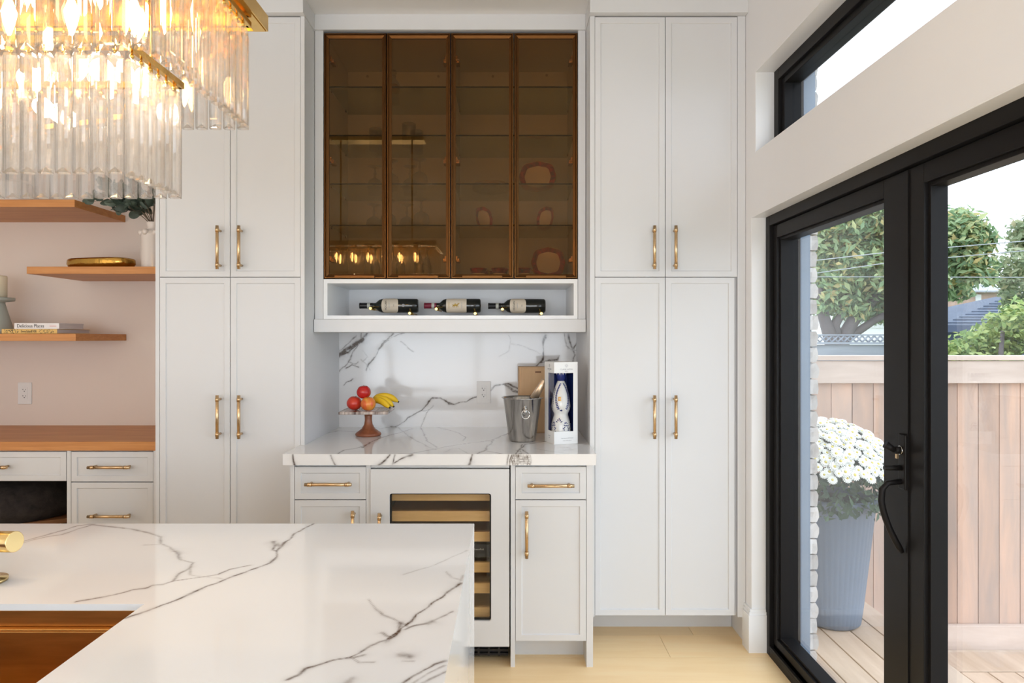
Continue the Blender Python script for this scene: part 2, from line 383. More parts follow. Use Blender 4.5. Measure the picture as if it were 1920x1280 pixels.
# ---------------------------------------------------------------- sliding glass door
dr = troot('door_1')
GX = 1.20
mb = MB()
mb.box(1.133, 1.27, Y0-.045, Y0-.004, .0, DT).box(1.133, 1.27, YN, Y0-.045, DT-.045, DT).box(1.133, 1.27, YN, Y0-.045, -.03, .035)
mb.box(1.133, 1.145, YN, Y0-.045, .035, .045).box(1.15, 1.165, YN, Y0-.045, .035, .06)
mb.build('frame', M['black'], dr, bevel=.002)
def sash(y_near, y_far, x0, x1, wn, wf, name='door_panel', lab=None):
    zt, zb = DT-.048, .04
    m_ = MB()
    m_.box(x0, x1, y_far-wf, y_far, zb, zt).box(x0, x1, y_near, y_near+wn, zb, zt)
    m_.box(x0, x1, y_near+wn, y_far-wf, zt-.055, zt).box(x0, x1, y_near+wn, y_far-wf, zb, zb+.05)
    g = .012
    m_.box(x0+.012, x1-.005, y_far-wf-g, y_far-wf, zb+.05, zt-.055).box(x0+.012, x1-.005, y_near+wn, y_near+wn+g, zb+.05, zt-.055)
    m_.box(x0+.012, x1-.005, y_near+wn+g, y_far-wf-g, zt-.055-g, zt-.055).box(x0+.012, x1-.005, y_near+wn+g, y_far-wf-g, zb+.05, zb+.05+g)
    o = m_.build(name, M['black'], dr, bevel=.0015, label=lab)
    MB().box(GX-.004, GX+.004, y_near+wn, y_far-wf, zb+.05, zt-.055).build('glass_pane', M['clear'], o)
    return o
p1 = sash(1.972, Y0-.048, 1.15, 1.225, .125, .038)
p2 = sash(-.2, 1.966, 1.15, 1.215, .08, .072)
mb = MB().box(1.146, 1.151, 1.964, 1.974, .04, DT-.05)
mb.build('meeting_strip', M['black'], dr)
# lever handle set
hx = 1.15; hy = 1.985
mb = MB().box(hx-.012, hx, hy-.02, hy+.016, atz(915, 2.0), atz(812, 2.0))
hp = mb.build('handle_plate', M['black'], dr, bevel=.004)
pts = []
for i in range(13):
    t = i/12; a = t*PI
    z = atz(905, 2.0)+(atz(1032, 2.0)-atz(905, 2.0))*t
    out = .062*(math.sin(min(1, t*5)*PI/2)*(1-max(0, (t-.15)/.85)**1.7))
    pts.append((hx-.008-out, hy, z))
pts[0] = (hx-.006, hy, atz(900, 2.0)); pts[1] = (hx-.05, hy, atz(903, 2.0)); pts[2] = (hx-.066, hy, atz(915, 2.0))
MB().tube(pts, [.008]*2+[.009]*10+[.006], 10).build('pull_handle', M['black'], dr)
z1 = atz(842, 2.0); z2 = atz(875, 2.0)
MB().cyl((hx-.012, hy, z1), (hx-.03, hy, z1), .011).cyl((hx-.03, hy, z1), (hx-.055, hy+.004, z1+.016), .008, .011).build('thumb_turn', M['black'], hp)
MB().cyl((hx-.012, hy, z2), (hx-.06, hy, z2), .008, .007).build('thumb_turn', M['black'], hp)
MB().box(hx-.026, hx-.02, hy-.004, hy+.004, z1-.024, z1-.008).build('key_cylinder', M['brass'], hp)
MB().cyl((hx-.0121, hy, z1), (hx-.016, hy, z1), .013).build('escutcheon_ring', M['steel'], hp)
# clerestory window
wn = troot('window_1')
mb = MB(); x0, x1 = 1.15, 1.26
mb.box(x0, x1, YC-.05, YC-.004, CB, CT).box(x0, x1, YN, YC-.05, CT-.05, CT).box(x0, x1, YN, YC-.05, CB, CB+.05)
mb.build('frame', M['black'], wn, bevel=.002)
mb = MB(); mb.box(x0+.015, x1-.02, YC-.078, YC-.05, CB+.05, CT-.05).box(x0+.015, x1-.02, YN, YC-.078, CT-.075, CT-.05).box(x0+.015, x1-.02, YN, YC-.078, CB+.05, CB+.07)
mb.build('sash', M['black'], wn, bevel=.002)
MB().box(1.2, 1.206, YN, YC-.078, CB+.07, CT-.075).build('glass_pane', M['clear'], wn)

# ---------------------------------------------------------------- outside wall: jamb lining and brick return
ex = troot('wall_exterior')
MB().box(XW+.16, 1.35, Y0+.03, 3.7, -.1, 3.3).build('mortar_backing', M['mortar'], ex)
MB().box(1.235, 1.322, Y0-.02, Y0+.028, -.04, 2.15).box(1.235, 1.322, YC-.02, YC+.028, 2.15, 2.62).build('jamb_lining', M['jamb'], ex)
MB().box(1.235, 1.322, YN, Y0+.02, DT+.01, DT+.05).box(1.235, 1.34, YN-.5, 3.9, 2.58, 2.66).build('soffit_board', M['jamb'], ex)
bms = []
for k in range(5):
    m_ = MB(); n = 4; j = lambda a: R.uniform(-a, a)
    xs = [1.318, 1.34, 1.364]; zs = [0, .02, .045, .064]; vs = []; 
    for yy in (0, .2):
        for zi, z in enumerate(zs):
            for xi, x in enumerate(xs):
                e = .006 if zi in (0, 3) and xi == 2 else 0
                vs.append((x+(j(.0035) if xi == 2 else 0)-e-xs[1], yy+(j(.004) if yy == 0 else 0), z+j(.0015)))
    fs = []
    for zi in range(3):
        for xi in range(2):
            a = zi*3+xi; fs += [(a, a+1, a+4, a+3), (a+12, a+15, a+16, a+13)]
    for zi in range(3): fs += [(zi*3+2, zi*3+14, zi*3+17, zi*3+5), (zi*3, zi*3+3, zi*3+15, zi*3+12)]
    for xi in range(2): fs += [(xi, xi+12, xi+13, xi+1), (9+xi, 10+xi, 22+xi, 21+xi)]
    bms.append(m_.add(vs, fs).mesh('brick', M['brick']))
z = -.06; i = 0
while z < 3.0:
    link('brick', bms[i % 5], ex, loc=(xs[1]+R.uniform(-.004, .003), Y0-.004+R.uniform(-.004, .004), z))
    for k in range(3):
        link('brick', bms[(i+k+1) % 5], ex, loc=(xs[1]+R.uniform(-.003, .003), Y0+.21*(k+1)-.004, z))
    z += .0705; i += 1

# ---------------------------------------------------------------- deck, fence, planter, garden
dk = struct(MB().box(1.24, 1.94, -1, 3.9, -.2, -.09).build('deck', M['deck']))
for k in range(5):
    x = 1.272+k*.1345
    MB().box(x, x+.129, -1, 3.86, -.088, -.05).build('deck_board', M['deck'], dk, bevel=.003)
ld = struct(MB().box(1.94, 4.4, -1, 4.1, -.6, -.42).build('lower_deck', M['deck']))
MB().box(1.95, 4.4, 3.62, 3.84, -.418, -.38).build('deck_board', M['deck'], ld, bevel=.003)
for k in range(14):
    x = 1.952+k*.145
    MB().box(x, x+.139, -1, 3.61, -.418, -.38).build('deck_board', M['deck'], ld, bevel=.003)
FY = 3.90
fz1 = atz(666, FY); fz0 = atz(1216, FY)
fc = thing('cedar_fence', 'reddish cedar privacy fence of upright boards standing at the edge of the deck', 'fence', (2.6, FY, fz0))
x = 1.365; pk = None
while x < 4.4:
    if pk is None: pk = MB().box(0, .1175, 0, .018, 0, atz(716, FY)-fz0+.01).mesh('picket', M['cedar'])
    link('picket', pk, fc, loc=(x, FY+.012+R.uniform(0, .003), fz0-.0), bevel=.002); x += .1205
MB().box(1.365, 4.4, FY-.02, FY+.012, atz(718, FY), atz(676, FY)).build('rail', M['rail'], fc, bevel=.003)
MB().box(1.365, 4.4, FY-.035, FY+.06, atz(675, FY), fz1).build('cap_rail', M['rail'], fc, bevel=.003)
MB().box(1.95, 4.4, FY-.02, FY+.012, fz0, atz(1170, FY)).build('rail', M['rail'], fc, bevel=.003)

pc = (1.632, 3.47, -.05)
pl = thing('planter', 'tall tapered blue-grey ribbed planter on the deck behind the left door pane', 'planter', pc)
rib = lambda a, h: 1+.012*(math.cos(a*44) > 0)
prof = [(.001, 0), (.125, 0), (.138, .012), (.150, .1), (.205, .61), (.218, .615), (.218, .645), (.205, .645), (.2, .60), (.001, .60)]
MB().lathe(prof, pc, n=132, rfun=rib).build('pot', M['pot'], pl)
MB().lathe([(.001, .61), (.2, .61)], pc, n=40).build('soil', M['soil'], pl)
mum = thing('chrysanthemum', 'dome of white chrysanthemums with yellow centres growing in the tall planter', 'flowers', (pc[0], pc[1], .52))
def leafcloud(name, m, parent, pts_n, size, aspect=.4, jitter=1.0, rr=R):
    vs = []; fs = []
    for (p, nrm) in pts_n:
        d = Vector((rr.gauss(0, 1), rr.gauss(0, 1), rr.gauss(0, 1))).normalized()*jitter+nrm
        d.normalize(); u = d.orthogonal().normalized(); q = Matrix.Rotation(rr.uniform(0, 2*PI), 3, d); u = q @ u; w_ = d.cross(u)
        L_ = size*rr.uniform(.6, 1.3); W_ = L_*aspect; o = len(vs)
        vs += [p-u*L_*.5, p-u*L_*.1+w_*W_*.5+d*L_*.05, p+u*L_*.5, p-u*L_*.1-w_*W_*.5+d*L_*.05]
        fs.append((o, o+1, o+2, o+3))
    me = bpy.data.meshes.new(name); me.from_pydata([tuple(v) for v in vs], [], fs); me.materials.append(m); me.update()
    o = link(name, me, parent); return stuff(o)
mc = Vector((pc[0]-.02, pc[1], .585)); pts = []
for i in range(2600):
    a = R.uniform(0, 2*PI); ph = R.uniform(-.35, PI/2); r = R.uniform(.7, .97)
    n_ = Vector((math.cos(a)*math.cos(ph), math.sin(a)*math.cos(ph), math.sin(ph)))
    pts.append((mc+Vector((n_.x*.34*r, n_.y*.33*r, n_.z*.37*r+.0)), n_))
pts = [(p, n_) for p, n_ in pts if p.z > .54 and p.x > 1.37]
leafcloud('foliage', M['mumleaf'], mum, pts, .05, .5)
# one daisy like bloom, copied
m_ = MB(); vs = []; fs = []
for ring, (rr_, nn, zz, ww) in enumerate([(.024, 16, 0, .0052), (.017, 12, .003, .0045)]):
    for k in range(nn):
        a = 2*PI*k/nn+ring*.15; u = Vector((math.cos(a), math.sin(a), 0)); t_ = Vector((-u.y, u.x, 0)); o = len(vs)
        vs += [u*.004+Vector((0, 0, zz)), u*rr_*.7+t_*ww+Vector((0, 0, zz+.004)), u*rr_+Vector((0, 0, zz+.002)), u*rr_*.7-t_*ww+Vector((0, 0, zz+.004))]
        fs.append((o, o+1, o+2, o+3))
petal_me = MB().add(vs, fs).mesh('flower_head', M['petal'])
core_me = MB().sphere((0, 0, .004), .0058, 8, (1, 1, .6)).mesh('flower_centre', M['pollen'])
NF = 290; k = 0; used = []
for i in range(NF*3):
    if k >= NF: break
    y = 1-(i+.5)/(NF*2.25); a = i*2.39996
    if y < -.12: break
    q = math.sqrt(max(0, 1-y*y)); n_ = Vector((math.cos(a)*q, math.sin(a)*q, y))
    if n_.y > .55 or R.random() < max(0, .10-y)*2: continue
    p = mc+Vector((n_.x*.345, n_.y*.335, n_.z*.38+.0))*1.0+Vector((R.uniform(-.008, .008), R.uniform(-.008, .008), R.uniform(-.008, .008)))
    if p.x < 1.39: continue
    nn = (n_+Vector((R.uniform(-.3, .3), R.uniform(-.5, 0), R.uniform(-.1, .4)))).normalized()
    o = link('flower_head', petal_me, mum, loc=p, rot=nn.to_track_quat('Z', 'Y').to_euler()); s_ = R.uniform(.85, 1.25); o.scale = (s_, s_, s_)
    c_ = link('flower_centre', core_me, o, loc=(0, 0, 0)); k += 1

struct(MB().box(1.24, 40, -6, 50, -.75, -.62).build('ground', M['grass']))

def tree(name, label, base, trunks, clusters, n, size, m, seed, aspect=.4):
    rr = random.Random(seed)
    t = thing(name, label, 'tree' if 'tree' in name else 'shrub', base)
    m_ = MB()
    for pts_, r0, r1 in trunks: m_.tube(pts_, [r0+(r1-r0)*i/(len(pts_)-1) for i in range(len(pts_))], 9)
    m_.build('trunk', M['bark'], t)
    pts_ = []; tot = sum(c[3]*c[4] for c in clusters)
    for (cx, cy, cz, rx, rz) in clusters:
        k = int(n*rx*rz/tot)
        for i in range(k):
            d = Vector((rr.gauss(0, 1), rr.gauss(0, 1), rr.gauss(0, 1))).normalized(); r = rr.uniform(.2, 1)**.5*rr.gauss(1, .16)
            pts_.append((Vector((cx+d.x*rx*r, cy+d.y*rx*r, cz+d.z*rz*r)), d*.5+Vector((0, -.3, .5))))
    leafcloud('crown', m, t, pts_, size, aspect, .8, rr)
    return t
# big leafy tree behind the fences
D = 9.0; T = lambda px, py, d=D: tuple(at(px, py, d))
cl = []
rr = random.Random(3)
for (px, py, s_) in [(1590, 400, 1.0), (1540, 460, .8), (1620, 480, 1.0), (1570, 530, .9), (1650, 540, .9), (1700, 430, 1.0), (1700, 520, .9), (1755, 470, .9), (1800, 440, .8), (1820, 500, .7), (1790, 540, .5), (1600, 575, .5), (1640, 590, .35), (1545, 570, .45), (1650, 370, .7), (1840, 450, .45), (1795, 415, .5), (1850, 520, .3), (1720, 570, .6)]:
    p = at(px, py, D+rr.uniform(-.4, .5)); cl.append((p.x, p.y, p.z, .42*s_, .36*s_))
tree('tree', 'broad leafy green tree with forked dark trunk beyond the grey fence', (4.2, D, -.62),
     [([T(1570, 880), T(1572, 720), T(1578, 640), T(1600, 600), T(1640, 560), T(1700, 500)], .13, .05),
      ([T(1572, 700), T(1560, 640), T(1545, 595), T(1535, 540)], .12, .05),
      ([T(1576, 650), T(1565, 610), T(1590, 560), T(1610, 480)], .08, .03),
      ([T(1580, 640), T(1640, 600), T(1720, 560), T(1800, 480)], .06, .02)],
     cl, 21000, .125, M['leafA'], 5)
cl = []
for (px, py, s_) in [(1960, 470, 1.0), (1925, 430, .5), (1905, 500, .6), (1930, 540, .7), (1900, 560, .4), (1990, 560, 1), (1890, 530, .35), (1915, 460, .35)]:
    p = at(px, py, 10+rr.uniform(-.4, .4)); cl.append((p.x, p.y, p.z, .5*s_, .45*s_))
tree('tree', 'loose pale green tree at the right edge of the door pane', (7.9, 10, -.62), [([T(1960, 880, 10), T(1962, 700, 10), T(1965, 480, 10)], .12, .04)], cl, 4200, .12, M['leafB'], 8)
cl = []
for (px, py, s_) in [(1790, 655, .35), (1820, 645, .5), (1860, 640, .7), (1900, 620, .8), (1890, 650, .8), (1940, 610, 1), (1840, 665, .5), (1800, 680, .5), (1870, 600, .35), (1760, 670, .5), (1905, 590, .4)]:
    p = at(px, py, 5.4+rr.uniform(-.15, .3)); cl.append((p.x, p.y, p.z, .30*s_, .22*s_))
for (px, py) in [(1780, 720), (1860, 720), (1930, 720)]:
    p = at(px, py, 5.4); cl.append((p.x, p.y, p.z, .35, .25))
tree('shrub', 'yellow-green leafy shrub rising just behind the cedar fence', (3.7, 5.4, -.62), [([T(1860, 1000, 5.4), T(1865, 800, 5.4), T(1880, 620, 5.4)], .04, .015)], cl, 6500, .06, M['leafC'], 9, .5)

# neighbour's grey fence with lattice
gy = 6.2
gf = thing('grey_fence', 'weathered grey-blue board fence with a lattice top beyond the cedar fence', 'fence', (3.2, gy, -.62))
gx0, gx1 = atx(1480, gy), atx(1760, gy)
zt = atz(645, gy); b_h = .12
for k in range(12):
    z0 = zt-.13*(k+1)
    if z0 > -.62: MB().box(gx0, gx1, gy, gy+.03, z0, z0+.124).build('board', M['grey_fence'], gf, bevel=.003)
MB().box(gx0, gx1, gy-.03, gy+.06, zt, zt+.018).build('cap_rail', M['grey_fence'], gf)
mb = MB(); lz0, lz1 = zt+.018, zt+.078; st = .055; x = gx0
while x < gx1:
    mb.tube([(x, gy, lz0), (x+.06, gy, lz1)], .009, 4).tube([(x+.06, gy+.004, lz0), (x, gy+.004, lz1)], .009, 4); x += st
mb.box(gx0, gx1, gy-.01, gy+.02, lz1-.002, lz1+.012)
stuff(mb.build('lattice', M['grey_fence'], gf))
# white sided shed
hy0 = 12.5
hs = thing('white_garage', 'white sided garage wall showing under the big tree', 'building', (atx(1620, hy0), hy0, -.62))
gx0, gx1, z0, z1 = atx(1570, hy0), atx(1700, hy0), -.62, atz(575, hy0)
MB().box(gx0, gx1, hy0+.03, hy0+2, z0, z1).build('wall', M['siding'], hs)
sd = MB().add([(0, 0, 0), (gx1-gx0, 0, 0), (gx1-gx0, .02, .115), (0, .02, .115), (0, .03, 0), (gx1-gx0, .03, 0)], [(0, 1, 2, 3), (0, 4, 5, 1)]).mesh('siding_board', M['siding'])
z = z0
while z < z1-.1: link('siding_board', sd, hs, loc=(gx0, hy0, z)); z += .115
MB().add([(gx0-.2, hy0-.25, z1-.05), (gx1+.1, hy0-.25, z1-.05), (gx1+.1, hy0+1.2, z1+.55), (gx0-.2, hy0+1.2, z1+.55), (gx0-.2, hy0-.25, z1-.12), (gx1+.1, hy0-.25, z1-.12), (gx1+.1, hy0+1.2, z1+.4), (gx0-.2, hy0+1.2, z1+.4)], [(0, 1, 2, 3), (4, 7, 6, 5), (0, 4, 5, 1), (1, 5, 6, 2), (2, 6, 7, 3), (3, 7, 4, 0)]).build('roof', M['slate2'], hs)
# dark garage with shingled hip roof
D = 12.0
gg = thing('dark_garage', 'dark blue garage with a sloping shingled roof seen over the shrub', 'building', (atx(1850, D), D, -.62))
e0, e1 = at(1762, 612, D), at(2010, 612, D)
MB().box(e0.x+.25, e1.x, D+.25, D+3, -.62, e0.z).build('wall', M['gwall'], gg)
MB().box(e0.x, e1.x, D-.02, D+.0, e0.z-.10, e0.z+.02).build('gutter', M['gwall'], gg)
ridge = at(1905, 548, D+1.7)
n = 13
for k in range(n):
    t0, t1 = k/n, (k+1)/n
    A = lambda t: Vector((e0.x+(ridge.x-e0.x)*t, D+1.7*t, e0.z+(ridge.z-e0.z)*t))
    B = lambda t: Vector((e1.x, D+1.7*t, e0.z+(ridge.z-e0.z)*t))
    a, b = A(t0), A(t1); c, d = B(t1), B(t0); up = Vector((0, 0, .025))
    MB().add([a+up, d+up, c+up*.2, b+up*.2, a, d, c, b], [(0, 1, 2, 3), (0, 4, 5, 1), (0, 3, 7, 4), (4, 7, 6, 5)]).build('shingle_course', M['slate'], gg)
bl = ridge; MB().add([e0, ridge, Vector((e0.x, D+3.4, e0.z))], [(0, 1, 2)]).build('roof', M['slate'], gg)
# brick house far behind
D = 19.0
bh = thing('brick_house', 'pink brick house with a pale grey roof far behind the dark garage', 'building', (atx(1850, D), D, -.62))
a, b = atx(1700, D), atx(1905, D)
MB().box(a, b, D, D+4, -.62, atz(546, D)).build('wall', M['redbrick'], bh)
MB().add([(a-.2, D-.3, atz(546, D)), (b+.3, D-.3, atz(546, D)), (b-.5, D+2, atz(528, D+2)), (a+1, D+2, atz(528, D+2)), (a-.2, D-.3, atz(549, D)), (b+.3, D-.3, atz(549, D))], [(0, 1, 2, 3), (0, 4, 5, 1)]).build('roof', M['slate2'], bh)
MB().box(atx(1828, D), atx(1838, D), D-.04, D+.02, atz(575, D), atz(552, D)).build('window', M['siding'], bh)
# power lines
for k, (ya, yb, yc) in enumerate([(488, 474, 452), (512, 494, 470), (519, 519, 520)]):
    d = 7.6+k*.4
    pts = [at(1250, ya+(ya-yb)*2.0, d), at(1530, ya, d), at(1655, yb, d), at(1920, yc, d), at(2300, yc-20, d)]
    o = MB().tube(pts, .006, 5).build('power_line', M['wire'])
    tag(o, ['upper pale power line crossing in front of the big tree', 'second pale power line crossing below the upper one', 'lowest level power line crossing the big tree'][k], 'cable')

# ---------------------------------------------------------------- cabinet helpers
def mk_handle():
    m_ = MB(); r = .0066; y = -.036
    m_.lathe([(r+.0006, -.0975), (r+.0006, .0975)], (0, y, 0), n=14)
    for z in (-.078, .078):
        m_.lathe([(r, z-.0085), (.0085, z-.0085), (.0085, z+.0085), (r, z+.0085)], (0, y, 0), n=14)
        m_.cyl((0, 0, z), (0, y, z), .0058, n=10)
    return m_.mesh('handle', M['brass'])
HM = mk_handle()
def handle(parent, x, y, z, horiz=False, me=None):
    return link('handle', me or HM, parent, loc=(x, y, z), rot=(0, PI/2, 0) if horiz else (0, 0, 0))
def shaker(parent, x0, x1, z0, z1, y, name='door', r=.026, g=.0013, rec=.006, label=None):
    x0 += g; x1 -= g; z0 += g; z1 -= g; m_ = MB()
    X = [x0, x0+r, x1-r, x1]; Z = [z0, z0+r, z1-r, z1]; b = .0012
    o = [(x0, y, z0), (x1, y, z0), (x1, y, z1), (x0, y, z1)]
    i1 = [(x0+r, y, z0+r), (x1-r, y, z0+r), (x1-r, y, z1-r), (x0+r, y, z1-r)]
    r2 = r+.002
    i2 = [(x0+r2, y+rec, z0+r2), (x1-r2, y+rec, z0+r2), (x1-r2, y+rec, z1-r2), (x0+r2, y+rec, z1-r2)]
    bk = [(x0, y+.02, z0), (x1, y+.02, z0), (x1, y+.02, z1), (x0, y+.02, z1)]
    fs = [(8, 9, 10, 11), (12, 15, 14, 13)]
    for k in range(4):
        j = (k+1) % 4; fs += [(k, j, 4+j, 4+k), (4+k, 4+j, 8+j, 8+k), (k, 12+k, 12+j, j)]
    m_.add(o+i1+i2+bk, fs)
    return m_.build(name, M['cab'], parent, bevel=.0012, label=label)

# ---------------------------------------------------------------- tall cabinets
zs_ = [atz(1154, D_TALL), atz(519.5, D_TALL), atz(31.5, D_TALL)]
def tall(x0, x1, fl0, fl1, xm, hx1, hx2, label, low_r=0, gaps=True):
    t = thing('tall_cabinet', label, 'cabinet', ((x0+x1)/2, D_TALL+.3, 0))
    toe = .19
    MB().box(x0, x1, D_TALL+.0225, D_WALL-.002, zs_[0]-.006, zc-.001).box(x0+.001, x1-.001, D_TALL+toe, D_WALL-.002, .0, zs_[0]-.006).build('body', M['cab'], t)
    MB().box(x0, fl0, D_TALL, D_TALL+.022, .0 if False else zs_[0]-.006, zc-.001).build('side_filler', M['cab'], t)
    MB().box(fl1, x1, D_TALL, D_TALL+.022, .0 if False else zs_[0]-.006, zc-.001).build('side_filler', M['cab'], t)
    for (za, zb, up) in ((zs_[0], zs_[1], 0), (zs_[1], zs_[2], 1)):
        e1 = fl1-(.0 if up else low_r)
        d1 = shaker(t, fl0, xm, za, zb, D_TALL); d2 = shaker(t, xm, e1, za, zb, D_TALL)
        hz = atz(465.5, D_TALL) if up else atz(780, D_TALL)
        handle(d1, hx1, D_TALL, hz); handle(d2, hx2, D_TALL, hz)
    return t
ad = lambda px: (px-955)/FP*(D_TALL-.036)
tall(atx(291.5, D_TALL), XL, atx(299, D_TALL), atx(563.5, D_TALL), atx(431.5, D_TALL), ad(407), ad(447.5), 'tall off-white four-door pantry cabinet left of the glass display cabinet, beside the alcove')
tall(XR, atx(1397.5, D_TALL), atx(1115, D_TALL), atx(1383, D_TALL), atx(1247.5, D_TALL), ad(1227.5), ad(1267.5), 'tall off-white four-door pantry cabinet beside the black glass doors', low_r=.012)

# ---------------------------------------------------------------- display cabinet with amber glass doors
dz0, dz1 = atz(522.5, D_UP), atz(61, D_UP)
dc = thing('display_cabinet', 'wall display cabinet with four bronze-framed smoked amber glass doors', 'cabinet', (-.28, D_UP+.2, dz0))
dx = [atx(606.5, D_UP), atx(724.5, D_UP), atx(845, D_UP), atx(963.5, D_UP), atx(1083.5, D_UP)]
yf = D_UP+.024; yb = 3.70
mb = MB(); xm = dx[2]
mb.box(dx[0], dx[0]+.012, yf, yb, dz0, dz1).box(dx[4]-.012, dx[4], yf, yb, dz0, dz1).box(xm-.012, xm+.012, yf, yb, dz0, dz1)
mb.box(dx[0]+.012, xm-.012, yb-.012, yb, dz0, dz1).box(xm+.012, dx[4]-.012, yb-.012, yb, dz0, dz1)
for a, b in ((dx[0]+.012, xm-.012), (xm+.012, dx[4]-.012)):
    mb.box(a, b, yf, yb-.012, dz1-.016, dz1).box(a, b, yf, yb-.012, dz0, dz0+.014)
mb.build('body', M['cab'], dc)
MB().box(XL+.003, dx[0]-.001, D_UP, D_UP+.02, atz(598, D_UP), atz(57.5, D_UP)).box(XL+.003, dx[0]-.001, D_UP+.02, yb, dz0-.2, dz1).build('side_filler', M['cab'], dc)
MB().box(dx[4]+.001, XR-.003, D_UP, D_UP+.02, atz(598, D_UP), atz(57.5, D_UP)).box(dx[4]+.001, XR-.003, D_UP+.02, yb, dz0-.2, dz1).build('side_filler', M['cab'], dc)
SZ = [atz(162.3, 3.29), atz(252.9, 3.29), atz(343.7, 3.29), atz(421.4, 3.29)]
for a, b in ((dx[0]+.013, xm-.013), (xm+.013, dx[4]-.013)):
    for z in SZ:
        o = MB().box(a, b, 3.29, yb-.013, z-.006, z).build('glass_shelf', M['shelfglass'], dc)
        MB().box(a, b, 3.288, 3.2899, z-.006, z).build('shelf_edge', M['edgeglass'], o)
    mb = MB()
    for z in SZ:
        for x in (a, b-.006):
            for y in (3.33, 3.62): mb.box(x, x+.006, y, y+.008, z-.014, z-.0065)
    stuff(mb.build('shelf_pin', M['steel'], dc))
for px, py in ((689, 143), (822, 143), (924, 143), (1025, 141)):
    p = at(px, py, 3.686); MB().cyl((p.x, 3.684, p.z), (p.x, 3.688, p.z), .0065).build('mounting_screw', M['inkgrey'], dc)
for k in range(4):
    a, b = dx[k]+.0012, dx[k+1]-.0012; z0, z1 = dz0+.001, dz1-.001; f = .022; y0, y1 = D_UP, D_UP+.022
    # frame with a chamfered inner lip
    def ring(x0, x1, z0_, z1_, y): return [(x0, y, z0_), (x1, y, z0_), (x1, y, z1_), (x0, y, z1_)]
    vs = ring(a, b, z0, z1, y0+.004)+ring(a+.003, b-.003, z0+.003, z1-.003, y0)+ring(a+.007, b-.007, z0+.007, z1-.007, y0)+ring(a+.010, b-.010, z0+.010, z1-.010, y0+.006)+ring(a+f, b-f, z0+f, z1-f, y0+.012)+ring(a+f, b-f, z0+f, z1-f, y1)+ring(a, b, z0, z1, y1)
    fs = []
    for r_ in range(6):
        for i in range(4):
            j = (i+1) % 4; fs.append((r_*4+i, r_*4+j, r_*4+4+j, r_*4+4+i))
    for i in range(4):
        j = (i+1) % 4; fs.append((24+i, 24+j, j, i))
    d = MB().add(vs, fs).build('door', M['bronze'], dc)
    MB().box(a+f-.004, b-f+.004, y0+.0125, y0+.0165, z0+f-.004, z1-f+.004).build('glass_pane', M['amber'], d)
    c = (a+b)/2
    MB().box(c-.095, c+.095, y0-.012, y0+.002, z0+.001, z0+.014).build('finger_pull', M['bronze'], d, bevel=.001)
    hxs = a+f-.004 if k in (0, 2) else b-f+.004
    sg = 1 if k in (0, 2) else -1
    for py in (105, 296, 483):
        z = atz(py, D_UP)
        MB().box(hxs-.008*sg, hxs+.012*sg, y1, y1+.018, z-.012, z+.012).box(hxs, hxs+.02*sg, y1+.015, y1+.075, z-.016, z+.002).build('hinge', M['brass'], d, bevel=.002)

# ---------------------------------------------------------------- open bottle niche and shelf slab
nz0, nz1 = atz(598, D_UP), atz(523.5, D_UP)
nb = thing('bottle_niche', 'open white niche shelf below the display cabinet holding wine bottles', 'shelf', (-.28, D_UP+.2, nz0))
yn = D_UP-.004
mb = MB().box(dx[0]+.001, dx[0]+.020, yn, yb, nz0+.017, nz1-.019).box(dx[4]-.020, dx[4]-.001, yn, yb, nz0+.017, nz1-.019)
mb.box(dx[0]+.001, dx[4]-.001, yn, yb, nz1-.019, nz1).box(dx[0]+.001, dx[4]-.001, yn, yb, nz0, nz0+.017).box(dx[0]+.02, dx[4]-.02, yb-.015, yb, nz0+.017, nz1-.019)
mb.build('body', M['trim'], nb)
bl0, bl1 = atz(622.5, D_UP-.03), nz0-.001
tag(MB().box(XL+.003, XR-.003, D_UP-.02, D_WALL, bl0, bl1).build('shelf_slab', M['cab'], bevel=.002), 'thick off-white shelf slab between the wine niche and the marble backsplash', 'shelf')

